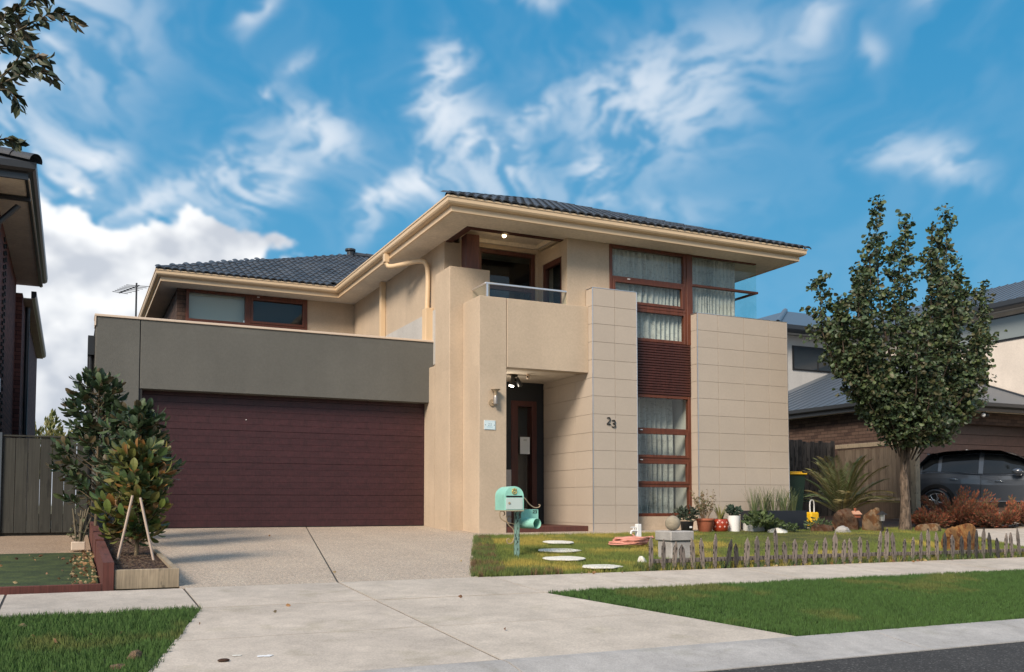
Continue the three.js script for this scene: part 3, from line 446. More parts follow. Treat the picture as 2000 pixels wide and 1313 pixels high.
{
  // one interlocking concrete tile: roll, pan and a thick lower edge
  const w = .30, l = .345, prof = [[-.15, .008], [-.115, .034], [-.075, .040], [-.04, .030], [0, .006], [.035, .034], [.075, .040], [.11, .030], [.15, .008]], P = [];
  const V = (i, s) => [prof[i][0], prof[i][1] + (s ? 0 : .018), s ? -l - .03 : 0], Q = (a, b, c, d) => P.push(...a, ...b, ...c, ...a, ...c, ...d);
  for (let i = 0; i < 8; i++) { Q(V(i, 0), V(i + 1, 0), V(i + 1, 1), V(i, 1)); const a = V(i, 0), b = V(i + 1, 0); Q([a[0], a[1] - .026, 0], [b[0], b[1] - .026, 0], b, a); }
  const tg = new THREE.BufferGeometry(); tg.setAttribute('position', new THREE.Float32BufferAttribute(P, 3)); tg.setAttribute('uv', new THREE.Float32BufferAttribute(P.flatMap((v, i) => i % 3 === 0 ? [P[i], P[i + 2]] : []), 2)); tg.computeVertexNormals();
  const tgs = toCreasedNormals(tg, .9), r = rng(77), rest = []; let count = 0; const a = 22 * D2R, ca = Math.cos(a);
  const rp = house.position;
  function addTile(x, y, z, limit) {
    if (count < limit) { const m = part('roof_tile', tgs, M.roof[Math.floor(r() * 4)], roof); m.position.set(x - rp.x, y - rp.y, z - rp.z); m.rotation.x = a + (r() - .5) * .02; m.position.y += r() * .004; count++; }
    else rest.push(tgs.clone().rotateX(a).translate(x, y, z));
  }
  const slope = (xa, xb, zf, n, hipL, hipR, limit) => { for (let k = 0; k < n; k++) { const run = k * l * ca, z = zf + .02 - run, y = 5.075 + run * PT; for (let x = xa + .15; x < xb + (hipR < 0 ? 0 : n); x += w) { if (x < xa + run * hipL - .02) continue; if (hipR < 0 ? x > xb - run + .02 : x > xb + run - .05) break; addTile(x, y, z, limit); } } };
  slope(1.45, 5.09, -19.64, 17, 1, 1, 215);
  slope(5.09, 12.21, -12.99, 11, 1, -1, 299);
  if (rest.length) H('roof_tiles', rest, M.roof[2], roof, 'stuff');
  const hip = (x, z, sx, n, sz = -1) => { const hl = .38, g = new THREE.CylinderGeometry(.078, .09, hl + .05, 10, 1, true, -Math.PI / 2, Math.PI); for (let i = 0; i < n; i++) { const c = hl * (i + .5), L = Math.hypot(1, 1, PT), d = new V3(sx / L, PT / L, sz / L); const m = part('ridge_tile', g, M.roof[1 + (i % 3)], roof); m.position.set(x + d.x * c - rp.x, 5.085 + d.y * c - rp.y, z + d.z * c - rp.z); const up = new V3(0, 1, 0), X = new V3().crossVectors(d, up).normalize(), N = new V3().crossVectors(X, d); m.quaternion.setFromRotationMatrix(M4.makeBasis(X, d, N)); } };
  hip(5.17, -13.07, 1, 14); hip(12.13, -13.07, -1, 14); hip(1.53, -19.72, 1, 21);
  const g = new THREE.CylinderGeometry(.10, .115, .43, 10, 1, true, -Math.PI / 2, Math.PI); for (let i = 0; i < 9; i++) { const m = part('ridge_tile', g, M.roof[1 + i % 3], roof); m.position.set(7.25 + .38 * i - rp.x, 5.085 + 5.6 * PT - rp.y, -25.24 - rp.z); m.rotation.set(-Math.PI / 2, 0, -Math.PI / 2, 'YXZ'); }
  H('roof_vent', [new THREE.CylinderGeometry(.10, .10, .22, 12).translate(6.95, 7.36, -25.2), new THREE.CylinderGeometry(.15, .15, .05, 12).translate(6.95, 7.49, -25.2)], M.darkMetal, roof);
}
// --- fittings on the house
{
  const L = thing('wall_lamp', 'small bronze wall lamp with flared cap on the column beside the entry', 'wall lamp', [6.09, 1.98, -13.54]);
  part('back_plate', new THREE.CylinderGeometry(.055, .055, .02, 16).rotateX(Math.PI / 2).translate(-.02, .02, .012), M.rust, L);
  part('lamp_body', new THREE.LatheGeometry([[.0, -.02], [.03, -.02], [.036, .0], [.036, .10], [.026, .13]].map(p => new THREE.Vector2(...p)), 16).translate(.015, 0, .075), S([.36, .33, .30], { metalness: .6, roughness: .4 }), L);
  part('shade', new THREE.LatheGeometry([[.026, .13], [.03, .19], [.075, .225], [.078, .232], [.0, .236]].map(p => new THREE.Vector2(...p)), 20).translate(.015, 0, .075), M.rust, L);
  part('bracket', tube([[-.02, .02, .02], [0, .02, .05], [.015, .03, .075]], .014), M.rust, L);
  const S1 = thing('entry_spotlight', 'lit black twin spotlight hanging under the porch ceiling', 'spotlight', [6.86, 2.6, -14.35]);
  part('mount', new THREE.CylinderGeometry(.06, .06, .03, 16).translate(0, -.016, 0), M.black, S1);
  const head = (x, t, lit) => { const h = part('lamp_head', new THREE.CylinderGeometry(.038, .048, .15, 16).rotateZ(t).translate(x, -.12, .03), M.black, S1); const d = new THREE.Mesh(new THREE.SphereGeometry(.046, 16, 8).scale(1, .45, 1).rotateZ(t), lit ? new THREE.MeshStandardMaterial({ color: 0xffffff, emissive: 0xfff4e4, emissiveIntensity: 3 }) : M.glass); d.name = 'lens'; d.position.set(x + Math.sin(t) * .075, -.12 - Math.cos(t) * .078, .03); place(d, h); };
  head(-.05, -.25, true); head(.06, .5, false);
  const sp = new THREE.PointLight(0xfff0dc, .3, 0, 2); sp.position.set(6.78, 2.33, -14.31); sp.castShadow = true; sp.shadow.radius = 2; scene.add(sp);
  const S2 = thing('ceiling_sensor', 'small cream motion sensor on the porch ceiling', 'sensor', [7.02, 2.6, -14.15]); part('sensor_base', new THREE.CylinderGeometry(.03, .03, .02, 12).translate(0, -.011, 0), M.cap, S2); part('sensor_head', new THREE.SphereGeometry(.035, 14, 10).scale(1, 1.2, 1).translate(0, -.055, .01), M.cap, S2); part('lens', new THREE.SphereGeometry(.02, 10, 8).translate(-.02, -.055, .03), M.black, S2);
  const B = thing('balcony_light', 'lit bare bulb on the balcony ceiling', 'ceiling light', [6.55, 5.0, -14.1]);
  part('mount', new THREE.CylinderGeometry(.08, .09, .03, 16).translate(0, -.016, 0), M.rust, B); part('bulb', new THREE.SphereGeometry(.04, 14, 10).translate(0, -.075, 0), new THREE.MeshStandardMaterial({ color: 0xffffff, emissive: 0xffdfae, emissiveIntensity: 1.6 }), B);
  const bl = new THREE.PointLight(0xffd9a0, .12, 0, 2); bl.position.set(6.55, 4.87, -14.05); bl.castShadow = true; bl.shadow.radius = 2; scene.add(bl);
  const font = await new FontLoader().loadAsync('fonts/droid/droid_sans_regular.typeface.json');
  const num = thing('house_number', 'dark metal house number 23 on the tiled fin', 'house number', [8.12, 1.66, -13.4]);
  const dig = (t, x, y, s) => { const g = new TextGeometry(t, { font, size: s, depth: .012, curveSegments: 5 }); g.translate(x, y, .008); return g; };
  part('digit', dig('2', -.005, .055, .125), M.dark, num); part('digit', dig('3', .092, .012, .125), M.dark, num);
  const c = document.createElement('canvas'); c.width = 200; c.height = 150; const x = c.getContext('2d'); x.fillStyle = '#cfe0e4'; x.fillRect(0, 0, 200, 150); x.strokeStyle = '#8fb0ba'; x.lineWidth = 5; x.strokeRect(6, 6, 188, 138); x.fillStyle = '#5b7d8c'; x.font = '64px sans-serif'; x.textAlign = 'center'; x.fillText('23', 100, 88); x.fillStyle = '#7fb3c6'; x.fillRect(48, 104, 104, 9); x.fillStyle = '#45565c'; x.beginPath(); x.arc(20, 75, 7, 0, 7); x.arc(180, 75, 7, 0, 7); x.fill();
  const t = new THREE.CanvasTexture(c); t.colorSpace = THREE.SRGBColorSpace;
  const pl = thing('number_plaque', 'small pale blue plaque reading 23 on the entry column', 'plaque', [6.035, 1.64, -13.54]);
  part('plate', box(-.10, .10, -.075, .075, .001, .010, .002), M.white, pl); part('print', new THREE.PlaneGeometry(.192, .144).translate(0, 0, .0115), new THREE.MeshStandardMaterial({ map: t, roughness: .4 }), pl);
}
{ const a = thing('tv_antenna', 'thin grey TV antenna standing above the garage parapet', 'antenna', [1.04, 2.8, -18.6]);
  part('mast', tube([[0, 0, 0], [0, 1.72, 0]], .018, 6), M.darkMetal, a); part('boom', tube([[-.30, 1.50, .0], [.05, 1.68, 0]], .012, 5), M.darkMetal, a);
  for (let i = 0; i < 7; i++) { const t = i / 6, x = mix(-.28, .03, t), y = mix(1.51, 1.67, t), L = .16 + .09 * t; part('element', tube([[x - L * .8, y + .03, -L * .6], [x + L * .8, y - .03, L * .6]], .006, 4), M.darkMetal, a); } }

// ================================================================ NEIGHBOURING HOUSES
{ // left neighbour: brick, deep eaves with dark gutter
  const n = thing('brick_house', 'dark red brick house with black gutters beyond the grey paling fence', 'house', [-4, -.1, -18]);
  const Hn = (a, g, m, p = n) => wpart(a, g, m, p);
  Hn('wall', box(-9, -1.10, -.1, 5.1, -21.6, -15.0), M.brick); Hn('rear_wall', box(-9, -.98, -.1, 4.75, -31, -21.601), M.brick);
  for (const z of [-15.9, -16.35, -17.6, -18.05]) for (let i = 0; i < 34; i++) Hn('vent_brick', box(-1.099, -1.075, .9 + i * .118, .955 + i * .118, z - .06, z + .06), M.dark);
  Hn('soffit', box(-9, -.62, 5.0, 5.02, -22.0, -14.75), M.soffit); Hn('rear_soffit', box(-9, -.82, 4.72, 4.74, -31, -22.02), M.soffit);
  Hn('fascia', sweep([[-.66, -22.0], [-.66, -14.72], [-9, -14.72]].map(p => [p[0], p[1]]), [[-.02, 4.985], [.02, 4.985], [.02, 5.2], [-.02, 5.2]]), M.darkMetal);
  Hn('gutter', [sweep([[-.64, -22.05], [-.64, -14.70], [-9, -14.70]], [[.0, 5.08], [.06, 5.085], [.10, 5.12], [.11, 5.21], [.0, 5.20]]), sweep([[-.84, -31], [-.84, -22.06]], [[.0, 4.74], [.07, 4.76], [.1, 4.8], [.1, 4.9], [.0, 4.9]])], M.darkMetal);
  Hn('eave_bracket', box(-9, -.64, 4.93, 4.985, -15.62, -15.55), M.darkMetal);
  Hn('downpipe', tube([[-.93, 0, -22.9], [-.93, 4.7, -22.9]], .045, 8), M.darkMetal); Hn('downpipe', [tube([[-.80, 4.85, -15.6], [-.84, 4.75, -15.6], [-1.04, 4.6, -15.6], [-1.04, 0, -15.6]], .045, 8)], M.darkMetal);
  const rf = Hn('roof', polyGeo([[[-.55, 5.21, -22], [-.55, 5.21, -14.6], [-4.6, 6.85, -18.3]], [[-.55, 5.21, -14.6], [-9.2, 5.21, -14.6], [-4.6, 6.85, -18.3]], [[-.55, 5.21, -22], [-4.6, 6.85, -18.3], [-9.2, 5.21, -22]]]), M.roof[1]);
  const g = new THREE.CylinderGeometry(.10, .115, .43, 10, 1, true, -Math.PI / 2, Math.PI), d = new V3(-4.05, 1.64, -3.7).normalize(), X = new V3().crossVectors(d, new V3(0, 1, 0)).normalize(), N = new V3().crossVectors(X, d);
  for (let i = 0; i < 9; i++) { const m = part('ridge_tile', g, M.roof[i % 4], rf); m.position.set(-.56 + d.x * (.19 + .38 * i) + 4, 5.23 + d.y * (.19 + .38 * i) + .1, -14.62 + d.z * (.19 + .38 * i) + 18); m.quaternion.setFromRotationMatrix(M4.makeBasis(X, d, N)); }
  Hn('meter_box', [box(-1.099, -1.06, 2.2, 2.42, -16.9, -16.75), box(-1.099, -1.06, 2.2, 2.42, -17.2, -17.05)], M.white);
}
{ // right neighbour: two storeys of pale render, steel roof, brick garage
  const n = thing('rendered_house', 'pale rendered two storey house with blue grey steel roof and brick garage', 'house', [20, 0, -20]);
  const Hn = (a, g, m, p = n) => wpart(a, g, m, p);
  Hn('garage_wall', [box(18.2, 23.4, -.1, .3, -22.5, -16.31), box(18.2, 18.62, .3, 2.72, -22.5, -16.31), box(18.621, 24, 2.42, 2.72, -16.6, -16.31)], M.brick2);
  const nd = S([.085, .048, .042], { map: rep(woodT, 1.3, .33), roughness: .5 }), gdr = Hn('garage_door', box(18.62, 24, .05, 2.42, -16.62, -16.56), M.dark); for (let i = 0; i < 9; i++) Hn('door_plank', box(18.63, 23.9, .09 + i * .26, .342 + i * .26, -16.56, -16.525, .004), nd, gdr);
  Hn('garage_soffit', box(17.85, 23.49, 2.74, 2.76, -22.5, -15.97), M.soffit);
  const ev = [[24, -15.95], [17.83, -15.95], [17.83, -22.5]];
  Hn('garage_gutter', [sweep(ev, [[-.03, 2.72], [.012, 2.72], [.012, 2.9], [-.03, 2.9]]), sweep(ev, [[.013, 2.80], [.08, 2.81], [.11, 2.84], [.115, 2.93], [.013, 2.92]])], M.darkMetal);
  const e = 2.92, p = .385, A = [17.72, e, -15.84];
  const gr = Hn('garage_roof', polyGeo([[A, [23.5, e, -15.84], [23.5, e + 5.78 * p, -15.84 - 5.78]], [[17.72, e, -22.6], A, [23.5, e + 5.78 * p, -15.84 - 5.78], [23.5, e + 5.78 * p, -22.6]]]), M.steel[0]);
  Hn('hip_cap', tube([A, [23.45, e + 5.73 * p + .02, -15.84 - 5.73]], .05, 6, 1), M.steel[1], gr);
  for (let i = 1; i < 18; i++) { const z = -15.84 - i * .36, run = Math.min(5.78, i * .36); Hn('roof_rib', tube([[17.73, e + .012, z], [17.72 + run, e + run * p + .012, z]], .014, 4, 1), M.steel[0], gr); }
  Hn('front_wall', [box(20.25, 23.5, 2.9, 5.72, -22.9, -22.601)], M.pale);
  Hn('wing_wall', box(23.5, 30, 2.5, 5.9, -26, -13.0), M.cream);
  const w = Hn('window', box(20.55, 23.0, 4.62, 5.40, -22.6, -22.57), M.black); Hn('pane', new THREE.PlaneGeometry(2.36, .70).translate(21.78, 5.01, -22.562), S([.03, .04, .05], { roughness: .06 }), w); Hn('frame_bar', box(21.55, 21.6, 4.64, 5.0, -22.565, -22.55), M.dark, w);
  const w2 = Hn('window', box(23.47, 23.499, 4.93, 5.62, -19.2, -13.2), M.black); Hn('pane', box(23.462, 23.469, 4.98, 5.58, -19.15, -13.25), S([.20, .23, .235], { roughness: .06 }), w2);
  Hn('flashing', tube([[23.47, e + 5.78 * p, -21.62], [23.47, e + .02, -15.84]], .035, 5, 1), M.darkMetal);
  const ev2 = [[23.05, -12], [23.05, -22.15], [19.6, -22.15], [19.6, -27]];
  Hn('soffit', [box(19.6, 23.5, 5.74, 5.76, -22.9, -22.15), box(23.05, 23.5, 5.741, 5.76, -22.15, -12)], M.pale);
  Hn('gutter', sweep(ev2, [[-.03, 5.70], [.09, 5.76], [.12, 5.80], [.12, 5.93], [-.03, 5.93]]), M.darkMetal);
  const E2 = 5.93, q = .40, k = 3.0, up = Hn('roof', polyGeo([[[19.5, E2, -22.05], [22.95, E2, -22.05], [22.95 + k, E2 + k * q, -22.05 - k], [19.5 + k, E2 + k * q, -22.05 - k]], [[19.5, E2, -29], [19.5, E2, -22.05], [19.5 + k, E2 + k * q, -22.05 - k], [19.5 + k, E2 + k * q, -29]], [[22.95, E2, -22.05], [22.95, E2, -11], [22.95 + k, E2 + k * q, -11], [22.95 + k, E2 + k * q, -22.05 - k]]]), M.steel[0]);
  Hn('hip_cap', tube([[19.5, E2 + .02, -22.05], [19.5 + k, E2 + k * q + .02, -22.05 - k]], .09, 6, 1), M.steel[1], up);
  for (let i = 0; i < 40; i++) { const z = -11.2 - i * .27; Hn('roof_rib', tube([[22.96, E2 + .012, z], [22.95 + k, E2 + k * q + .012, z]], .012, 4, 1), M.steel[0], up); }
  Hn('chimney', [box(18.9, 20.1, 6.0, 6.42, -25.5, -24.6)], M.pale);
  const sl = thing('garage_spotlight', 'small twin floodlight under the black eave of the brick garage', 'spotlight', [20.9, 2.72, -16.1]);
  part('mount', new THREE.CylinderGeometry(.05, .05, .04, 12).translate(0, -.021, 0), M.black, sl); for (const s of [-1, 1]) part('lamp_head', new THREE.SphereGeometry(.055, 12, 8).translate(s * .07, -.09, .04), s < 0 ? M.white : M.black, sl);
}
{ // houses across the street, mirrored in the windows
  const n = thing('opposite_house', 'long brown brick house across the street behind the viewpoint', 'house', [2, -.5, 19]);
  wpart('wall', box(-16, 26, -.55, 3.0, 17, 22), M.brick2, n); wpart('roof', polyGeo([[[-16.6, 3, 16.4], [26.6, 3, 16.4], [22, 5.2, 20], [-12, 5.2, 20]], [[-16.6, 3, 23], [-16.6, 3, 16.4], [-12, 5.2, 20]], [[26.6, 3, 16.4], [26.6, 3, 23], [22, 5.2, 20]]]), M.roof[2], n);
  for (let i = 0; i < 6; i++) wpart('window', box(-13 + i * 6.5, -10.5 + i * 6.5, .6, 2.2, 16.95, 16.99), M.dark, n);
}

// ================================================================ FENCES AND EDGINGS
{ const f = thing('paling_fence', 'grey painted paling fence and gate left of the garage', 'fence', [-1, -.06, -14.5]), r = rng(12);
  for (let i = 0; i < 17; i++) { const x = -2.36 + i * .152, g = r() * .012; wpart('paling', box(x + g, x + .149, -.02, 1.29 + r() * .015, -14.51, -14.49 + r() * .006, .003), M.paling[Math.floor(r() * 3)], f); }
  wpart('rail', [box(-2.4, .26, .15, .24, -14.56, -14.515), box(-2.4, .26, 1.0, 1.09, -14.56, -14.515)], M.paling[0], f); wpart('capping', box(-2.4, .27, 1.306, 1.33, -14.56, -14.47, .003), M.paling[0], f); wpart('gate_post', box(-.90, -.855, -.05, 1.36, -14.5, -14.455), S([.10, .115, .13], { roughness: .4, metalness: .3 }), f); wpart('bottom_board', box(-2.4, .26, -.09, .04, -14.54, -14.52), M.paling[1], f); }
{ const p = thing('planter_bed', 'pale timber raised bed of mulch beside the driveway', 'raised bed', [.6, -.34, -10.6]);
  wpart('front_board', box(.352, .868, -.34, -.175, -8.56, -8.515, .004), M.rawTimber, p);
  wpart('side_board', polyGeo([[[.82, gy(0, -8.57) - .05, -8.57], [.82, gy(0, -14) - .05, -14], [.82, gy(0, -14) + .06, -14], [.82, -.178, -8.57]], [[.862, -.178, -8.57], [.862, gy(0, -14) + .06, -14], [.862, gy(0, -14) - .05, -14], [.862, gy(0, -8.57) - .05, -8.57]], [[.82, -.178, -8.57], [.82, gy(0, -14) + .06, -14], [.862, gy(0, -14) + .06, -14], [.862, -.178, -8.57]]]), M.rawTimber, p);
  wpart('mulch', polyGeo([[[.36, -.215, -8.56], [.82, -.215, -8.56], [.82, .04, -15.1], [.36, .04, -15.1]]]), M.soil, p);
  const r = rng(31), ch = []; for (let i = 0; i < 700; i++) { const z = -8.6 - r() * 4.4, x = .38 + r() * .42, y = mix(-.215, .04, (-8.56 - z) / 6.54) + .006; ch.push(new THREE.BoxGeometry(.012 + .03 * r(), .005, .008 + .008 * r()).rotateX((r() - .5) * .8).rotateY(r() * 6).translate(x, y, z)); } wpart('bark_chips', ch, S([.11, .075, .05]), p, 'stuff'); }
{ const s = thing('timber_sleeper', 'worn red painted timber sleeper between the turf and the raised bed', 'sleeper', [.3, -.34, -11]);
  const seg = (za, zb, x, nm) => { const F = []; const q = [[za, gy(0, za) + .22, gy(0, za) - .05], [zb, gy(0, zb) + .2, gy(0, zb) - .05]]; const P = (x, i, t) => [x, q[i][t ? 1 : 2], q[i][0]]; F.push([P(x, 0, 0), P(x, 0, 1), P(x, 1, 1), P(x, 1, 0)], [P(x + .085, 0, 0), P(x + .085, 1, 0), P(x + .085, 1, 1), P(x + .085, 0, 1)], [P(x, 0, 1), P(x + .085, 0, 1), P(x + .085, 1, 1), P(x, 1, 1)], [P(x, 0, 0), P(x + .085, 0, 0), P(x + .085, 0, 1), P(x, 0, 1)], [P(x, 1, 0), P(x, 1, 1), P(x + .085, 1, 1), P(x + .085, 1, 0)]); wpart(nm, polyGeo(F), M.redTimber, s); };
  seg(-8.5, -10.9, .262, 'sleeper_length'); seg(-10.905, -14.1, .255, 'sleeper_length'); }
solo('garden_edging', 'low dark red edging board along the artificial turf', 'edging', box(-4, .255, -.42, -.285, -8.555, -8.50, .004), M.redTimber);
{ // picket fence along the footpath
  const f = thing('picket_fence', 'low weathered grey picket fence along the front lawn', 'fence', [9, -.34, -8.42]), r = rng(19);
  wpart('rail', [box(5.66, 9.4, -.262, -.215, -8.475, -8.445, .004), box(9.41, 13, -.268, -.222, -8.478, -8.448, .004)], M.weathered[1], f);
  let x = 5.66, i = 0; while (x < 12.95) {
    const w = .045 + .02 * r(), dark = [7, 8].includes(i) || (i > 29 && i < 39 && r() < .6), hgt = i === 0 ? .385 : .28 + .15 * (.5 + .5 * Math.sin(i * 1.05 + 2.2)) * r() + .07 * r(), t = .014;
    const s = new THREE.Shape(); s.moveTo(-w / 2, 0); s.lineTo(w / 2, 0); s.lineTo(w / 2 * (.9 + .2 * r()), hgt * .8); s.lineTo(w * (.1 * (r() - .5) + .02), hgt); s.lineTo(-w / 2 * (.9 + .2 * r()), hgt * (.76 + .1 * r())); s.closePath();
    const g = new THREE.ExtrudeGeometry(s, { depth: t, bevelEnabled: true, bevelSize: .002, bevelThickness: .002, bevelSegments: 1 }), m = part('picket', g, M.weathered[dark ? 3 : Math.floor(r() * 3)], f);
    m.position.set(x - 9, gy(0, -8.43) - .02 + .34, -8.44 + 8.42); m.rotation.set((r() - .5) * .12, (r() - .5) * .3, (r() - .5) * .22 - (i === 7 ? .2 : 0)); x += .128 + .035 * r(); i++;
  } }
{ // boundary fence on the right: old palings, capping, end post
  const f = thing('timber_fence', 'weathered timber boundary fence with capping rail and tall end post', 'fence', [16.7, .05, -15.8]), r = rng(41);
  for (let i = 0; i < 19; i++) { const z = -16.86 + i * .117; wpart('paling', box(16.70, 16.716, .5, 1.66 + r() * .02, z, z + .110, .002), M.oldFence[Math.floor(r() * 2)], f); }
  wpart('capping', box(16.66, 16.76, 1.70, 1.80, -16.9, -14.66, .006), M.rawTimber, f); wpart('rail', box(16.717, 16.76, 1.0, 1.08, -16.9, -14.66), M.oldFence[1], f); wpart('plinth_board', box(16.69, 16.735, .05, .46, -16.9, -14.66), M.oldFence[2], f); wpart('ledge', box(16.66, 16.699, .46, .52, -16.9, -14.66), M.rawTimber, f);
  wpart('end_post', box(16.62, 16.76, -.05, 1.83, -14.65, -14.51, .006), M.rawTimber, f); }
{ const f = thing('dark_paling_fence', 'blackened old paling fence behind the wheelie bin', 'fence', [15, 0, -16.9]), r = rng(43);
  for (let i = 0; i < 34; i++) { const x = 12.35 + i * .128; wpart('paling', box(x, x + .115, .0, 1.84 + r() * .07, -16.96, -16.94 + r() * .008, .002), M.darkFence[Math.floor(r() * 3)], f); } wpart('rail', box(12.3, 16.6, 1.2, 1.28, -17.0, -16.965), M.darkFence[0], f); }

// ================================================================ SMALL THINGS IN THE FRONT GARDEN
{ // mailbox
  const m = thing('mailbox', 'mint green arched mailbox with paper tube on a weathered post', 'mailbox', [4.86, gy(4.86, -10.1) - .03, -10.1], undefined, -.12), Y = .59;
  part('post', [box(-.028, .028, 0, .62, -.028, .028, .004)], M.mintOld, m);
  const arch = (w, h) => { const s = new THREE.Shape(); s.moveTo(-w, 0); s.lineTo(w, 0); s.lineTo(w, h); s.absarc(0, h, w, 0, Math.PI, false); s.closePath(); return s; };
  const bodyG = new THREE.ExtrudeGeometry(arch(.115, .165), { depth: .36, bevelEnabled: true, bevelSize: .004, bevelThickness: .004, bevelSegments: 2, curveSegments: 14 }).translate(-.09, Y, -.20);
  const body = part('box_body', bodyG, M.mint, m);
  part('front_rim', new THREE.ExtrudeGeometry(arch(.118, .165), { depth: .012, bevelEnabled: false, curveSegments: 14 }).translate(-.09, Y, .164), M.mint, body);
  part('mail_slot', box(-.19, .01, Y + .152, Y + .172, .172, .179), M.black, body);
  const d = part('door', box(-.195, .015, Y + .008, Y + .146, .172, .182, .003), M.mintFace, body); part('lock', new THREE.CylinderGeometry(.013, .013, .012, 12).rotateX(Math.PI / 2).translate(-.155, Y + .085, .186), M.rust, body);
  part('crest', [new THREE.TorusGeometry(.026, .007, 6, 16).translate(-.09, Y + .218, .18), new THREE.SphereGeometry(.012, 8, 6).translate(-.09, Y + .218, .18), ...[-1, 0, 1].map(k => new THREE.SphereGeometry(.009, 8, 6).translate(-.09 + k * .02, Y + .255 - Math.abs(k) * .008, .18))], M.brass, body);
  part('base_plate', box(-.21, .03, Y - .012, Y - .001, -.21, .18), M.rust, body);
  part('paper_tube', new THREE.LatheGeometry([[.058, 0], [.062, 0], [.062, .30], [.058, .30], [.058, 0]].map(p => new THREE.Vector2(...p)), 20).rotateX(Math.PI / 2).rotateY(.35).translate(.10, .43, -.12), M.mint, m);
  const sg = part('number_board', box(.065, .29, .45, .60, -.05, -.035, .002), M.mint, m);
  const font = await new FontLoader().loadAsync('fonts/droid/droid_sans_bold.typeface.json'); part('digits', new TextGeometry('23', { font, size: .038, depth: .003, curveSegments: 3 }).translate(.215, .55, -.034), M.black, sg);
  const scroll = pts => tube(pts.map(([x, y]) => [x, y, -.02]), .007, 6, 30);
  part('scrollwork', [scroll([[.03, .75], [.10, .74], [.17, .66], [.24, .62], [.30, .63], [.305, .655], [.285, .655]]), scroll([[-.02, .42], [-.13, .45], [-.2, .50], [-.205, .57], [-.16, .575], [-.145, .54], [-.165, .525]]), scroll([[-.02, .28], [-.05, .20], [-.10, .19], [-.12, .23], [-.095, .25], [-.085, .23]]), scroll([[-.02, .28], [-.04, .36], [-.10, .42], [-.12, .49], [-.08, .52], [-.06, .48]]), scroll([[.05, .55], [.09, .60], [.13, .605]])], M.rust, m);
}
{ const spots = [[6.21, -11.55, .28, .20, 'farthest stepping stone beside the house path'], [5.62, -10.43, .34, .20, 'stepping stone in the lawn second from the house path'], [5.20, -9.52, .33, .19, 'large pale stepping stone third from the house path'], [5.18, -8.66, .28, .15, 'pale stepping stone partly in grass at the footpath edge']], r = rng(51);
  for (const [x, z, a, b, l] of spots) { const s = new THREE.Shape(); for (let i = 0; i < 14; i++) { const t = i / 14 * 6.283, k = (.9 + .18 * r()) * .8; i ? s.lineTo(Math.cos(t) * a * k, Math.sin(t) * b * k * 1.3) : s.moveTo(a * k, 0); } s.closePath(); const g = new THREE.ExtrudeGeometry(s, { depth: .006, bevelEnabled: true, bevelSize: .008, bevelThickness: .004, bevelSegments: 2 }).rotateX(-Math.PI / 2 + .048); const m = solo('stepping_stone', 'flat pale ' + l.replace(/^large pale |^pale /, ''), 'stepping stone', g.translate(x, gy(x, z) + .028, z), M.stone, 'stepping stones across the front lawn'); } }
{ const t = thing('tap_post', 'white garden tap on a square post in the lawn', 'tap', [7.37, gy(7.37, -11.3) - .02, -11.3]);
  part('post', box(-.035, .035, 0, .31, -.035, .035, .006), M.white, t); part('tap_body', [tube([[-.03, .21, .02], [-.09, .215, .03], [-.14, .21, .04], [-.15, .17, .04]], .014, 8), tube([[-.10, .22, .03], [-.10, .26, .03]], .009, 6)], M.white, t); part('handle', tube([[-.145, .265, .03], [-.055, .265, .03]], .009, 6), M.white, t);
  const h = [], r = rng(61); for (let k = 0; k < 7; k++) { const p = []; for (let i = 0; i <= 16; i++) { const a = i / 16 * 6.283, R = .17 + .06 * r(); p.push([6.87 + Math.cos(a) * (R + .07) + .02 * k, gy(7, -10.8) + .05 + .014 * k + .02 * r(), -10.8 + Math.sin(a) * R * .8]); } h.push(tube(p, .011, 6, 60)); }
  h.push(tube([[7.05, gy(7, -10.8) + .06, -10.75], [7.2, gy(7, -11) + .05, -11.0], [7.3, gy(7, -11.2) + .08, -11.2], [7.24, gy(7, -11.26) + .15, -11.26]], .011, 6, 20));
  solo('garden_hose', 'coiled pink garden hose lying on the grass by the tap', 'hose', h, S([.62, .27, .20], { roughness: .5 })); }
{ const p = thing('concrete_trough', 'square grey concrete pedestal block behind the end of the picket fence', 'pedestal', [6.63, gy(6.6, -9.37) - .02, -9.37]);
  part('base_block', box(-.145, .145, 0, .245, -.145, .145, .01), M.kerb, p); part('top_block', box(-.17, .17, .246, .365, -.17, .17, .012), M.kerb, p);
  solo('stone_ball', 'round sandstone ball resting on the concrete pedestal', 'ball', new THREE.SphereGeometry(.092, 28, 20).translate(6.62, gy(6.6, -9.37) + .436, -9.39), S([.42, .36, .26], { map: rep(mottle, .3), ...bmp(.05, .004) })); }
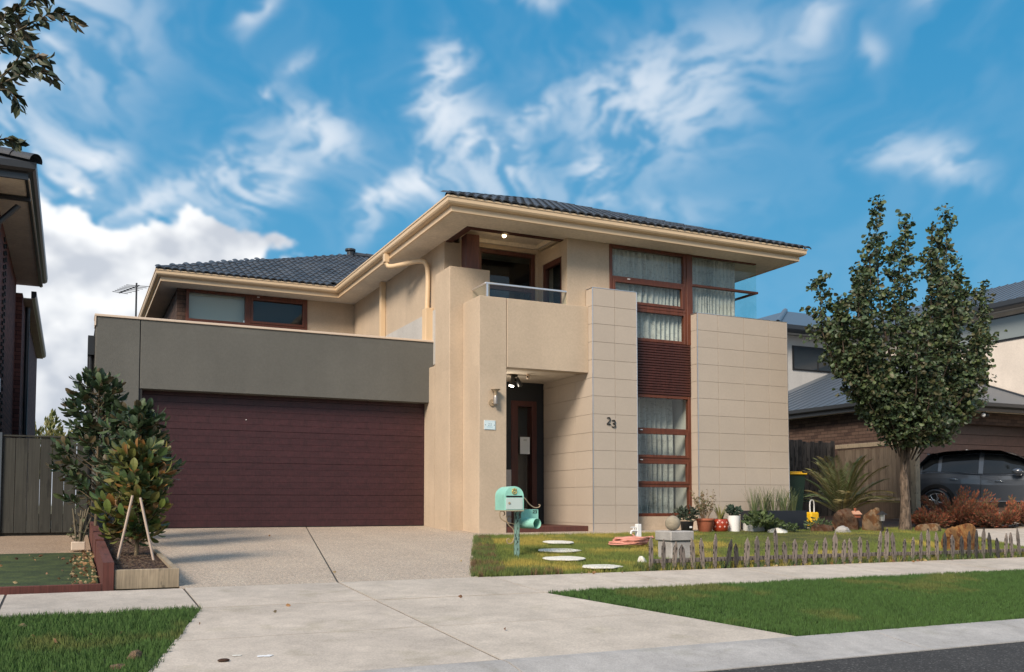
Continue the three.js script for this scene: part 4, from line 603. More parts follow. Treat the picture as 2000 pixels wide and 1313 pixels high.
function rock(name, label, x, z, sx, sy, sz, seed, mat, group) {
  let g = new THREE.IcosahedronGeometry(1, 5); const p = g.attributes.position, dirs = [], q = rng(seed * 7); for (let i = 0; i < 13; i++) dirs.push([...rv0(q), .62 + .3 * q()]);
  for (let i = 0; i < p.count; i++) { const v = new V3().fromBufferAttribute(p, i).normalize(); let k = 1; for (const d of dirs) { const c = v.x * d[0] + v.y * d[1] + v.z * d[2]; if (c > .05) k = Math.min(k, d[3] / c); } k *= .93 + .20 * (fbm3(v.x * 3 + seed, v.y * 3, v.z * 3, 4) - .5) + .07 * (n3(v.x * 13, v.y * 13 + seed, v.z * 13) - .5); p.setXYZ(i, v.x * sx * k, Math.max(-.3, v.y * k) * sy, v.z * sz * k); }
  const u = g.attributes.uv; for (let i = 0; i < p.count; i++) u.setXY(i, p.getX(i) + p.getZ(i) * .5, p.getY(i) + p.getZ(i) * .5); g = toCreasedNormals(g, .35); g.translate(x, gy(x, z) + sy * .22, z); return solo(name, label, 'rock', g, mat, group);
}
function rv0(r) { let x, y, z, l; do { x = r() * 2 - 1; y = r() * 2 - 1; z = r() * 2 - 1; l = x * x + y * y + z * z; } while (l > 1 || l < .01); l = 1 / Math.sqrt(l); return [x * l, y * l, z * l]; }
rock('rock', 'large brown layered rock in the garden bed beside the palm', 12.66, -12.7, .36, .36, .28, 3, M.rockBrown); rock('rock', 'leaning tan rock beside the solar lantern', 13.05, -12.35, .22, .42, .2, 7, M.rock);
rock('rock', 'big orange rock standing behind the picket fence', 11.55, -9.35, .34, .40, .26, 11, M.rockOrange); rock('rock', 'flat cream rock at the back of the lawn', 11.0, -12.5, .28, .10, .18, 13, M.stone);
rock('rock', 'low rust coloured rock in front of the yellow ornament', 12.0, -12.5, .34, .16, .2, 17, M.rockBrown); rock('rock', 'small grey rock on the lawn edge', 12.2, -12.2, .18, .12, .14, 19, M.kerb); rock('rock', 'pale brown rock at the foot of the leafy tree', 13.95, -11.9, .34, .16, .2, 37, M.rock);
rock('rock', 'pinkish stone at the corner of the verge grass by the driveway crossing', .345, -5.55, .05, .045, .045, 23, M.rock); rock('rock', 'half buried pinkish stone at the edge of the verge grass by the kerb', .25, -5.32, .05, .03, .04, 29, M.rock); rock('rock', 'small white stone by the end picket', 5.98, -9.1, .07, .08, .07, 31, M.stone);
{ const l = thing('solar_lantern', 'small dark solar lantern on a stick among the rocks', 'lantern', [12.95, gy(13, -12.1), -12.05]); part('stake', tube([[0, 0, 0], [0, .22, 0]], .012), M.dark, l); part('lamp_glass', new THREE.CylinderGeometry(.05, .04, .11, 12).translate(0, .26, 0), M.trim, l); part('cap', new THREE.ConeGeometry(.10, .07, 12).translate(0, .35, 0), M.dark, l); }
{ const l = thing('birdhouse_ornament', 'little terracotta house ornament sitting on the brown rock', 'ornament', [12.84, gy(12.8, -12.5) + .24, -12.55]); l.scale.setScalar(.72); part('walls', box(-.09, .09, 0, .09, -.07, .07), M.terracotta, l); part('roof', polyGeo([[[-.12, .08, .1], [.12, .08, .1], [.12, .17, 0], [-.12, .17, 0]], [[-.12, .08, -.1], [-.12, .17, 0], [.12, .17, 0], [.12, .08, -.1]], [[-.12, .08, -.1], [-.12, .08, .1], [-.12, .17, 0]], [[.12, .08, .1], [.12, .08, -.1], [.12, .17, 0]]]), S([.55, .30, .2]), l); part('chimney', box(-.04, 0, .14, .24, -.02, .02), M.terracotta, l); }
{ const y = thing('yellow_sprayer', 'bright yellow garden tank with a tall white arched handle', 'garden tank', [12.75, gy(12.7, -13.6), -13.55]); part('tank', new RoundedBoxGeometry(.21, .28, .17, 3, .035).translate(0, .14, 0), M.yellow, y); part('handle', tube([[-.05, .27, 0], [-.05, .44, 0], [-.038, .49, 0], [0, .51, 0], [.038, .49, 0], [.05, .44, 0], [.05, .27, 0]], .012, 8), M.white, y); }
{ const b = thing('wheelie_bin', 'dark green wheelie bin with a yellow lid beside the tiled fin', 'bin', [12.62, -.02, -14.2]); const F = (a, b2, c) => [[-a, c, -b2], [a, c, -b2], [a, c, b2], [-a, c, b2]], t = F(.28, .33, .96), q = F(.22, .26, .08), fs = [t, q]; for (let i = 0; i < 4; i++) { const k = (i + 1) % 4; fs.push([q[i], q[k], t[k], t[i]]); } part('bin_body', polyGeo(fs), M.binGreen, b); const lid = part('lid', [box(-.31, .31, .965, 1.0, -.36, .36, .012), box(-.26, .26, 1.0, 1.03, -.30, .28, .012)], M.yellow, b); part('handle', tube([[-.25, .98, -.40], [.25, .98, -.40]], .016), M.binGreen, b); for (const s of [-1, 1]) part('wheel', new THREE.CylinderGeometry(.1, .1, .05, 18).rotateZ(Math.PI / 2).translate(s * .24, .1, -.27), M.black, b); }

// ================================================================ CAR
{
  const car = thing('parked_car', 'dark grey small SUV parked on the neighbouring driveway', 'car', [17.62, gy(17.6, -14.8) + .01, -14.83], undefined, -(90 - 24) * D2R);
  // local: x = 0 at the rear axle, +x to the nose; +z is the side seen; width 1.77, origin on that side's wheel face
  car.scale.setScalar(.94); const paint = new THREE.MeshPhysicalMaterial({ roughness: .32, metalness: .45, clearcoat: 1, clearcoatRoughness: .03 }); paint.color.setRGB(.085, .098, .118);
  const lerpT = (tb, x) => { for (let i = 0; i < tb.length - 1; i++) if (x <= tb[i + 1][0]) { const t = cl((x - tb[i][0]) / (tb[i + 1][0] - tb[i][0])); return mix(tb[i][1], tb[i + 1][1], sm(t) * .5 + t * .5); } return tb[tb.length - 1][1]; };
  const belt = [[-.72, .92], [-.5, 1.0], [-.1, 1.03], [.5, .99], [1.2, .94], [2.0, .93], [2.5, .96], [3.4, .72]], roofT = [[-.74, .93], [-.62, 1.02], [-.42, 1.22], [-.12, 1.475], [.3, 1.53], [.9, 1.545], [1.4, 1.51], [1.75, 1.38], [2.1, 1.17], [2.45, 1.0], [3.1, .88], [3.42, .66]];
  const half = [[-.76, .60], [-.68, .74], [-.4, .85], [.2, .885], [2.4, .88], [3.0, .83], [3.3, .7], [3.42, .55]], low = [[-.76, .42], [-.6, .27], [-.3, .24], [3.0, .22], [3.42, .30]];
  const xs = []; for (let x = -.76; x <= 3.421; x += .038) xs.push(x);
  function side(x, t) { // t 0 sill .. 1 centre of roof -> [y, z] half section
    const b = lerpT(belt, x), r = Math.max(lerpT(roofT, x), b + .004), h = lerpT(half, x), l = lerpT(low, x), cab = cl((r - b) / .5);
    const pts = [[l, h * .90], [l + .06, h * .965], [mix(l, b, .42), h * .985], [mix(l, b, .70), h * 1.0], [mix(l, b, .86), h * .985], [b, h * .955], [mix(b, r, .5), h * .955 - .10 * cab], [mix(b, r, .88), h * .955 - .21 * cab], [r - .012 * cab, h * .955 - .31 * cab - .02], [r + .006, (h * .955 - .31 * cab) * .55], [r + .012, 0]];
    const f = t * (pts.length - 1), i = Math.min(pts.length - 2, Math.floor(f)), k = f - i; return [mix(pts[i][0], pts[i + 1][0], k), mix(pts[i][1], pts[i + 1][1], k)];
  }
  const NT = 30, grid = (x0, x1, t0, t1, out, nx, nt, cut) => { const P = [], I = []; for (let i = 0; i <= nx; i++) for (let j = 0; j <= nt; j++) { const x = mix(x0, x1, i / nx), t = mix(t0, t1, j / nt), [y, z] = side(x, t); P.push(x, y + (t > .75 ? out : 0), z + out); } for (let i = 0; i < nx; i++) for (let j = 0; j < nt; j++) { const a = i * (nt + 1) + j, b = a + nt + 1; if (cut && cut(mix(x0, x1, (i + .5) / nx), side(mix(x0, x1, (i + .5) / nx), mix(t0, t1, (j + .5) / nt))[0])) continue; I.push(a, b, a + 1, b, b + 1, a + 1); } const g = new THREE.BufferGeometry(); g.setAttribute('position', new THREE.Float32BufferAttribute(P, 3)); g.setIndex(I); g.computeVertexNormals(); return g; };
  const arch = (x, y) => Math.hypot(x, y - .33) < .375 || Math.hypot(x - 2.57, y - .33) < .375;
  const sh = g => g.translate(0, 0, -.90), mir = g => { const q = g.clone(); q.scale(1, 1, -1); const ix = q.index.array; for (let i = 0; i < ix.length; i += 3) { const t = ix[i]; ix[i] = ix[i + 1]; ix[i + 1] = t; } q.computeVertexNormals(); return q; };
  const gS = grid(-.76, 3.42, 0, 1, 0, 180, 90, arch), rear = (() => { const F = []; for (let j = 0; j < 10; j++) { const a = side(-.76, j / 10), b = side(-.76, (j + 1) / 10); F.push([[-.76, a[0], a[1]], [-.76, b[0], b[1]], [-.76, b[0], -b[1]], [-.76, a[0], -a[1]]]); } return polyGeo(F); })();
  const body = part('body', [sh(gS), sh(mir(gS)), rear.translate(0, 0, -.9)], paint, car);
  part('underbody', box(-.6, 3.3, .2, .5, -1.6, -.2), M.black, car);
  for (const ax of [0, 2.57]) { const a = new THREE.RingGeometry(.345, .43, 40, 1, 0, Math.PI).translate(ax, .33, .0); part('wheel_arch_trim', [a.clone().translate(0, 0, .004), new THREE.CylinderGeometry(.36, .36, .25, 40, 1, true, 0, Math.PI * 2).rotateX(Math.PI / 2).translate(ax, .33, -.14)], M.black, car).position.z = -.005; }
  part('sill_trim', box(.42, 2.16, .20, .33, -.12, -.015, .012), M.black, car);
  part('sill_strip', box(.44, 2.14, .335, .355, -.035, -.008, .006), S([.25, .27, .29], { roughness: .3, metalness: .6 }), car);
  const glassM = S([.012, .014, .016], { roughness: .05 });
  const win = (x0, x1, n) => { const g = grid(x0, x1, .515, .775, .006, 14, 8); return part(n, sh(g), glassM, car); };
  win(-.34, .02, 'quarter_window'); win(.10, .92, 'rear_door_window'); win(1.02, 1.92, 'front_door_window');
  part('window_trim', [tube([[-.36, 1.055, -.05], [.1, 1.05, -.035], [.9, .985, -.035], [1.95, .965, -.03]], .010, 5, 20)], M.black, car);
  part('rear_glass', polyGeo([[[-.615, 1.06, -.35], [-.30, 1.36, -.42], [-.30, 1.36, -1.38], [-.615, 1.06, -1.45]]]), glassM, car);
  part('spoiler', new RoundedBoxGeometry(.26, .035, 1.1, 2, .015).rotateZ(-.10).translate(-.17, 1.485, -.9), paint, car);
  part('windscreen', sh(grid(1.72, 2.40, .80, 1.0, .008, 8, 8)), glassM, car);
  part('tail_light', [new RoundedBoxGeometry(.26, .11, .10, 3, .03).rotateY(-.42).translate(-.60, .955, -.115)], S([.22, .008, .010], { roughness: .15 }), car);
  for (const [x, y] of [[.30, .86], [1.28, .80]]) part('door_handle', tube([[x, y, .0], [x + .03, y + .012, .022], [x + .15, y + .008, .022], [x + .18, y - .004, .0]], .012, 6).translate(0, 0, -.022), S([.35, .38, .40], { metalness: .9, roughness: .2 }), car);
  for (const [x, t0] of [[.96, 0], [.06, 0]]) part('door_seam', tube([[x, .40, -.022], [x + .02, .70, -.010], [x + .02, .96, -.045]], .004, 4, 8), M.black, car);
  part('mirror', [new THREE.SphereGeometry(1, 16, 12).scale(.12, .075, .10).translate(1.78, 1.03, .10), box(1.74, 1.84, .93, .99, -.05, .08, .01)], paint, car);
  part('antenna_fin', polyGeo([[[.42, 1.56, -.92], [.62, 1.565, -.88], [.46, 1.62, -.9]], [[.42, 1.56, -.88], [.46, 1.62, -.9], [.62, 1.565, -.92]]]), S([.5, .5, .5]), car);
  for (const z of [-.02, -1.58]) for (const ax of [0, 2.57]) {
    const w = new THREE.Group(); w.name = 'wheel'; w.position.set(ax, .325, z); car.add(w);
    part('tyre', new THREE.TorusGeometry(.270, .062, 14, 40).scale(1, 1, 1.5), M.black, w);
    const al = S([.62, .63, .65], { metalness: .9, roughness: .25 }), sp = []; for (let i = 0; i < 5; i++) for (const s of [-1, 1]) { const a = i / 5 * 6.283 + s * .16, b = i / 5 * 6.283 + s * .30; sp.push(limb([[Math.cos(i / 5 * 6.283) * .05, Math.sin(i / 5 * 6.283) * .05, .03, .020], [Math.cos(a) * .14, Math.sin(a) * .14, .035, .014], [Math.cos(b) * .215, Math.sin(b) * .215, .045, .016]], 6, 3)); }
    part('rim', [new THREE.TorusGeometry(.218, .016, 8, 40).translate(0, 0, .045), new THREE.CylinderGeometry(.06, .06, .03, 20).rotateX(Math.PI / 2).translate(0, 0, .03), ...sp], al, w); part('brake_disc', new THREE.CylinderGeometry(.20, .20, .02, 24).rotateX(Math.PI / 2).translate(0, 0, -.02), M.dark, w);
  }
}

// ================================================================ PLANTS
const pick = (r, pal) => { const c = pal[Math.floor(r() * pal.length)], k = .75 + .5 * r(); return [c[0] * k, c[1] * k, c[2] * k]; };
const rv = (r, s = 1) => { let x, y, z, l; do { x = r() * 2 - 1; y = r() * 2 - 1; z = r() * 2 - 1; l = x * x + y * y + z * z; } while (l > 1 || l < .01); l = s / Math.sqrt(l); return [x * l, y * l, z * l]; };
{ // leafy street pear with upright limbs
  const T = thing('leafy_tree', 'upright leafy tree with dark green crown in front of the timber fence', 'tree', [13.7, gy(13.7, -12.2) - .02, -12.22]), r = rng(101);
  part('trunk', [limb([[0, -.05, 0, .135], [.01, .25, 0, .098], [0, .7, .01, .080], [-.01, .95, 0, .082], [-.02, 1.12, 0, .05]], 12, 5)], M.bark, T);
  const tips = [[-.66, 5.95, .1], [.28, 5.85, -.1], [.66, 5.6, .3], [1.02, 6.0, .2], [1.38, 5.15, -.2], [-1.05, 5.1, .3], [-1.85, 4.5, -.1], [1.92, 4.65, .2], [-1.45, 4.55, .4], [1.6, 4.3, -.4], [-.35, 5.2, .2], [.0, 5.0, .7], [-.3, 4.8, -.7], [.7, 4.7, .7], [-.9, 4.2, -.6], [.3, 4.3, .9], [-1.4, 3.65, .5], [1.5, 3.5, .4], [-.6, 3.7, .9], [.9, 3.6, .9], [1.3, 3.95, 0], [-1.5, 3.85, 0], [-.95, 2.8, .5], [1.0, 2.7, .5], [-.2, 2.9, .8], [.5, 2.75, .5], [-.5, 2.7, .4], [.1, 3.6, -.8], [-1.75, 4.0, .3], [1.75, 3.85, .3], [-1.25, 3.1, .3], [1.3, 3.0, .2]];
  const lv = new Leaves(roundLeaf(.082, .066, .35, .3)), wood = [], pal = [[.045, .075, .028], [.058, .095, .032], [.036, .062, .025], [.085, .115, .038], [.048, .080, .032], [.10, .095, .042]];
  for (const t of tips) {
    const bend = .45 + .2 * r(), big = wood.length < 5 * 39, p = [big ? [-.01, .98, 0, .042] : [t[0] * bend * .30, 1.0 + (t[1] - 1.0) * .17, t[2] * .22, .014], [t[0] * bend * .55, 1.0 + (t[1] - 1.0) * .30, t[2] * .4, big ? .03 : .014], [t[0] * .92, 1.0 + (t[1] - 1.0) * .64, t[2] * .9, .012], [t[0], t[1], t[2], .005]];
    wood.push(limb(p, 6, 5)); const c = new THREE.CatmullRomCurve3(p.map(q => new V3(q[0], q[1], q[2]))), tw = 38;
    for (let i = 0; i < tw; i++) { // side twigs, each with a spray of leaves
      const u = .34 + .66 * (i + r()) / tw, q = c.getPoint(u), R = .58 * Math.pow(1 - u, .55) * ss(.2, .5, u) + .06, d = rv(r, R * (.35 + .75 * r())); d[1] = Math.abs(d[1]) * .6 + .05; const e = [q.x + d[0], q.y + d[1], q.z + d[2]];
      wood.push(limb([[q.x, q.y, q.z, .006], [...e, .002]], 4, 1)); const n = 19 + Math.floor(r() * 11), cr = .07 + .05 * r();
      for (let k = 0; k < n; k++) { const f = .35 + .65 * r(), o = rv(r, cr * Math.cbrt(r())), dir = rv(r); lv.add(aim([mix(q.x, e[0], f) + o[0], mix(q.y, e[1], f) + o[1], mix(q.z, e[2], f) + o[2]], [dir[0] + o[0] * 8, dir[1] * .6 - .4, dir[2] + o[2] * 8], r() * 6.28, .6 + .6 * r()), pick(r, pal)); }
    }
  }
  part('limbs', wood, M.bark, T); part('crown', lv.geo(), M.leaf, T);
}
{ // magnolias beside the garage
  function magnolia(label, x, z, ht, wid, seed, trunkH, pal, nClumps, singles, cx = 0, shape = 1) {
    const base = mix(-.215, .04, (-8.56 - z) / 6.54), T = thing('magnolia', label, 'shrub', [x, base - .01, z], 'magnolias in the raised bed'); delete T.userData.group; const r = rng(seed), wood = [], geoL = roundLeaf(.125, .066, .25, .32), lv = new Leaves(geoL); let cnt = 0;
    const mats = pal.slice(0, 5).map(c => S(c, { roughness: .34, side: THREE.DoubleSide }));
    wood.push(limb([[0, -.05, 0, .022], [.02, ht * .3, .01, .018], [cx * .5, ht * .65, 0, .012], [cx, ht * .97, 0, .005]], 7, 5));
    for (let i = 0; i < nClumps; i++) {
      const h = trunkH + (ht - trunkH) * Math.pow((i + .5) / nClumps, .9), f = (h - trunkH) / (ht - trunkH), R = wid * Math.sqrt(Math.max(.04, 1 - Math.pow((f - .42) / .62, 2))) * (.35 + .75 * r()), a = i * 2.4 + r(), px = cx * f + Math.cos(a) * R, pz = Math.sin(a) * R * .9, py = h + .06 * (r() - .5);
      wood.push(limb([[cx * f * .7, Math.max(.1, h - R * .7), 0, .009], [px * .6 + cx * f * .4, h - R * .25, pz * .6, .007], [px, py, pz, .004]], 5, 3));
      const out = new V3(px - cx * f, R * .35 + .06, pz).normalize();
      for (let k = 0; k < 15; k++) {
        const b = k * 2.39996, op = .35 + .95 * (k / 15), X = new V3(-out.z, 0, out.x).normalize(), Y = new V3().crossVectors(out, X), d = out.clone().multiplyScalar(Math.cos(op)).addScaledVector(X, Math.sin(op) * Math.cos(b)).addScaledVector(Y, Math.sin(op) * Math.sin(b)), s = out.clone().multiplyScalar(-.012 * k);
        const m = aim([px + s.x + d.x * .012, py + s.y, pz + s.z], [d.x + (r() - .5) * .5, d.y - .25 + (r() - .5) * .5, d.z + (r() - .5) * .5], Math.PI + (r() - .5) * 1.6, .6 + .65 * r());
        if (cnt < singles && pz > -.15 && k < 8) { const o = part('leaf', geoL, mats[Math.floor(r() * mats.length)], T); o.matrixAutoUpdate = true; m.decompose(o.position, o.quaternion, o.scale); cnt++; } else lv.add(m, pick(r, pal));
      }
    }
    part('stem', wood, M.stem, T); part('foliage', lv.geo(), M.leaf, T, 'stuff'); return T;
  }
  const dk = [[.036, .072, .028], [.048, .090, .034], [.030, .060, .026], [.070, .110, .040], [.040, .076, .030], [.10, .075, .034]], gold = [[.105, .14, .032], [.070, .115, .030], [.19, .155, .040], [.050, .090, .028], [.13, .13, .032], [.25, .12, .03], [.065, .10, .030], [.15, .16, .038]];
  magnolia('tall dark green magnolia against the grey garage pier', .30, -13.2, 2.12, .44, 201, .45, dk, 76, 60, .02, 1.0);
  magnolia('broad dark magnolia between the paling fence and the garage door', .68, -12.2, 1.66, .46, 203, .42, dk, 72, 60, .08, 1.0);
  magnolia('golden green magnolia held by three timber stakes', .62, -10.25, 1.14, .37, 207, .24, gold, 62, 110, .04, 1.0);
  const st = (label, a, b) => solo('garden_stake', label, 'stake', [limb([[...a, .0125], [...b, .012]], 4, 1)], M.stake, 'stakes round the golden magnolia');
  st('pale timber stake leaning in from the sleeper side', [.41, -.28, -9.85], [.55, .46, -9.75]); st('pale timber stake leaning in from the driveway side', [.77, -.28, -9.65], [.62, .44, -9.75]); st('short timber stake behind the golden magnolia', [.47, -.22, -10.6], [.54, .3, -10.2]);
}
{ // potted plants: white pot on the gravel, pots by the window, planter box
  const r = rng(301);
  function pot(label, x, z, geoms, mats, names, y = gy(x, z) + .006) { const p = thing('potted_plant', label, 'potted plant', [x, y, z]); geoms.forEach((g, i) => part(names[i], g, mats[i], p)); return p; }
  const lathe = a => new THREE.LatheGeometry(a.map(q => new THREE.Vector2(...q)), 28);
  const soilDisc = (R, y) => new THREE.CylinderGeometry(R, R, .01, 20).translate(0, y, 0);
  const p1 = pot('dead looking cactus stems in a cream square pot by the sleeper', .10, -11.98, [box(-.075, .075, 0, .10, -.06, .06, .008)], [M.cap], ['pot']);
  { const g = []; for (let i = 0; i < 9; i++) { const a = r() * 6.28, R = .02 + .05 * r(), h = .22 + .22 * r(); g.push(limb([[Math.cos(a) * R * .6, .09, Math.sin(a) * R * .6, .012], [Math.cos(a) * R * 1.2, .09 + h * .5, Math.sin(a) * R, .014], [Math.cos(a) * R * 2, .09 + h, Math.sin(a) * R * 1.6, .008]], 5, 3)); } part('stems', g, S([.17, .14, .09], { map: rep(mottle, .1) }), p1); const lv = new Leaves(leafGeo(.05, .03)); for (let i = 0; i < 50; i++) { const d = rv(r, .09); lv.add(aim([d[0], .25 + d[1] * 1.6, d[2]], rv(r), r() * 6, .7 + .5 * r()), pick(r, [[.10, .11, .05], [.15, .12, .07]])); } part('foliage', lv.geo(), M.leafDull, p1); }
  const blade = (n, R, h, spread, pal, seed, w = .014) => { const q = rng(seed), lv = new Leaves(leafGeo(1, w, .2, .0)), P = []; for (let i = 0; i < n; i++) { const a = q() * 6.28, rr = R * Math.sqrt(q()), H1 = h * (.55 + .5 * q()), sp = spread * (.3 + .9 * q()); let x = Math.cos(a) * rr, z = Math.sin(a) * rr, y = 0; const c = pick(q, pal); let dx = Math.cos(a) * .15, dz = Math.sin(a) * .15; const seg = 4; for (let k = 0; k < seg; k++) { const s = H1 / seg, d = new V3(dx, 1 - k * .12 * sp, dz).normalize(), wd = w * (k < 2 ? 1 : 1 - (k - 1) * .3); P.push([x, y, z, x + d.x * s, y + d.y * s, z + d.z * s, wd, c, a]); x += d.x * s; y += d.y * s; z += d.z * s; dx += Math.cos(a) * .16 * sp; dz += Math.sin(a) * .16 * sp; } } const V = [], C = []; for (const [x0, y0, z0, x1, y1, z1, wd, c, a] of P) { const sx = -Math.sin(a) * wd / 2, sz = Math.cos(a) * wd / 2, t = .75; for (const v of [[x0 - sx, y0, z0 - sz], [x0 + sx, y0, z0 + sz], [x1 + sx * t, y1, z1 + sz * t], [x0 - sx, y0, z0 - sz], [x1 + sx * t, y1, z1 + sz * t], [x1 - sx * t, y1, z1 - sz * t]]) { V.push(...v); C.push(...c); } } const g = new THREE.BufferGeometry(); g.setAttribute('position', new THREE.Float32BufferAttribute(V, 3)); g.setAttribute('color', new THREE.Float32BufferAttribute(C, 3)); g.computeVertexNormals(); return g; };
  const bush = (n, R, y, L, pal, seed, flat = .8, wd = .5) => { const q = rng(seed), lv = new Leaves(leafGeo(L, L * wd, .3, .2)); for (let i = 0; i < n; i++) { const d = rv(q, R * Math.cbrt(q())); const dir = rv(q); lv.add(aim([d[0], y + d[1] * flat, d[2]], [d[0] / R + dir[0] * .7, .5 + dir[1] * .6, d[2] / R + dir[2] * .7], q() * 6.28, .7 + .6 * q()), pick(q, pal)); } return lv.geo(); };
  const terr = s => lathe([[0, 0], [.115 * s, 0], [.15 * s, .22 * s], [.168 * s, .22 * s], [.17 * s, .26 * s], [.15 * s, .26 * s], [.14 * s, .24 * s], [0, .23 * s]]);
  const y0 = .0;
  const a = pot('twiggy shrub in a terracotta pot by the front window', 9.78, -12.93, [terr(.95)], [M.terracotta], ['pot']);
  { const g = [], q = rng(311), lv = new Leaves(leafGeo(.045, .018)); for (let i = 0; i < 34; i++) { const an = q() * 6.28, R = .05 + .13 * q(), h = .25 + .28 * q(), p0 = [Math.cos(an) * .04, .22, Math.sin(an) * .04], p1 = [Math.cos(an) * R, .22 + h * .6, Math.sin(an) * R], p2 = [Math.cos(an) * R * 1.3, .22 + h, Math.sin(an) * R * 1.3]; g.push(limb([[...p0, .005], [...p1, .004], [...p2, .002]], 4, 2)); for (let k = 0; k < 13; k++) { const t = .3 + .7 * q(); lv.add(aim([mix(p0[0], p2[0], t) + .02 * (q() - .5), mix(p0[1], p2[1], t), mix(p0[2], p2[2], t) + .02 * (q() - .5)], rv(q), q() * 6, .7 + .6 * q()), pick(q, [[.13, .12, .04], [.10, .11, .04], [.18, .11, .05]])); } } part('stems', g, M.rust, a); part('foliage', lv.geo(), M.leafDull, a); }
  const b = pot('spiky yellow green plant in a red glazed pot with white pattern', 10.12, -12.95, [lathe([[0, 0], [.10, 0], [.135, .06], [.15, .14], [.135, .22], [.125, .235], [.115, .22], [0, .21]])], [M.redGlaze], ['pot']);
  { const pp = []; for (let i = 0; i < 22; i++) { const an = i / 22 * 6.283, up = i % 2; const x = Math.cos(an) * .150, z = Math.sin(an) * .150; pp.push(new THREE.OctahedronGeometry(.021).scale(1, 1, .28).rotateY(-an + Math.PI / 2).translate(x * (up ? .975 : .985), up ? .175 : .105, z * (up ? .975 : .985))); } part('pattern', pp, S([.62, .34, .28], { roughness: .4 }), b); part('foliage', blade(46, .05, .30, 1.1, [[.20, .20, .04], [.12, .15, .035], [.30, .28, .10]], 321, .02).translate(0, .21, 0), M.leafDull, b); }
  const c = pot('round dark succulent in a tall white pot', 10.42, -12.97, [new THREE.CylinderGeometry(.115, .105, .29, 26).translate(0, .145, 0)], [M.white], ['pot']); part('foliage', bush(150, .115, .36, .07, [[.025, .06, .035], [.035, .075, .045]], 331, .8, .6), M.leafDull, c);
  const d = pot('empty looking white square pot behind the leafy geranium', 10.82, -12.92, [box(-.14, .14, 0, .24, -.13, .13, .01), box(-.125, .125, .225, .232, -.115, .115)], [M.white, M.soil], ['pot', 'soil']);
  const e = pot('dark leafy shrub in a small black pot with white tag', 9.42, -12.95, [lathe([[0, 0], [.09, 0], [.115, .2], [.10, .2], [0, .19]]), box(-.03, .02, .09, .12, .113, .118)], [M.black, M.white], ['pot', 'tag']); part('foliage', bush(240, .2, .32, .075, [[.030, .05, .028], [.045, .065, .035], [.06, .07, .045]], 341, .62, .45), M.leafDull, e);
  const gx = solo('geranium', 'leafy green geranium growing at the back of the lawn', 'plant', [bush(260, .24, .22, .075, [[.07, .11, .03], [.05, .09, .025], [.09, .13, .04]], 351, .55, .85).translate(10.62, gy(10.6, -12.6) + .02, -12.55), bush(130, .17, .14, .07, [[.07, .11, .03], [.05, .09, .025]], 353, .6, .85).translate(10.98, gy(10.6, -12.6), -12.6), bush(70, .11, .10, .06, [[.06, .10, .03]], 355, .7, .85).translate(11.32, gy(11, -12.6), -12.55)], M.leafDull);
  const bx = thing('planter_box', 'long black planter box full of strappy grasses', 'planter', [11.42, gy(11.4, -12.9) + .004, -12.88]); part('box_body', [box(-.58, .58, 0, .37, -.02, .0, .004), box(-.58, .58, 0, .37, -.42, -.40, .004), box(-.58, -.56, 0, .37, -.40, -.02), box(.56, .58, 0, .37, -.40, -.02)], S([.012, .015, .022], { roughness: .4 }), bx); part('corner_strip', box(-.31, -.295, 0, .37, .001, .008), M.darkMetal, bx); part('soil', box(-.56, .56, .02, .33, -.40, -.02), M.soil, bx);
  { const gs = []; for (let i = 0; i < 7; i++) gs.push(blade(34, .07, .50, 1.0, [[.09, .13, .045], [.13, .16, .06], [.06, .10, .035], [.20, .20, .09]], 361 + i, .013).translate(-.46 + i * .155, .32, -.20 + .06 * Math.sin(i * 2))); part('grasses', gs, M.leafDull, bx, 'stuff'); }
  solo('low_shrub', 'small bright green plant beside the planter box', 'plant', bush(90, .16, .12, .06, [[.07, .11, .04], [.09, .13, .05]], 371, .8, .5).translate(11.9, gy(12, -12.6), -12.6), M.leafDull); solo('low_shrub', 'dark green ground plant at the foot of the yellow tank', 'plant', bush(140, .22, .08, .06, [[.04, .075, .025], [.06, .09, .03]], 373, .5, .5).translate(12.35, gy(12.4, -13), -12.95), M.leafDull); solo('low_shrub', 'round blue green tuft at the base of the end post', 'plant', bush(160, .17, .12, .06, [[.05, .09, .06], [.04, .075, .05]], 375, .8, .4).translate(15.7, gy(15.7, -13.6), -13.6), M.leafDull);
  // red brown conifer shrubs by the neighbouring drive
  const spray = (label, x, z, R, h, n, seed) => { const q = rng(seed), T = thing('rust_shrub', label, 'shrub', [x, gy(x, z), z]), wood = [], lv = new Leaves(leafGeo(.06, .018, .3, .1)); for (let i = 0; i < n; i++) { const a = q() * 6.283, rr = R * (.25 + .85 * Math.sqrt(q())), hh = h * (.30 + .75 * q()) * (1.15 - .6 * rr / R), p = [[Math.cos(a) * .05, .02, Math.sin(a) * .05, .008], [Math.cos(a) * rr * .55, hh * .45, Math.sin(a) * rr * .5, .006], [Math.cos(a) * rr, hh, Math.sin(a) * rr * .8, .002]], c = new THREE.CatmullRomCurve3(p.map(v => new V3(v[0], v[1], v[2]))); wood.push(limb(p, 4, 3)); for (let k = 0; k < 130; k++) { const u = .2 + .8 * q(), o = c.getPoint(u), t = c.getTangent(u), dd = rv(q, .055 * (1.25 - u * .6)); lv.add(aim([o.x + dd[0], o.y + dd[1], o.z + dd[2]], [t.x + dd[0] * 14, t.y + .2 + dd[1] * 14, t.z + dd[2] * 14], q() * 6, .7 + .7 * q()), pick(q, [[.27, .070, .032], [.33, .10, .042], [.20, .055, .028], [.20, .10, .04], [.14, .10, .04]])); } } part('stems', wood, M.stem, T); part('foliage', lv.geo(), M.leafDull, T); };
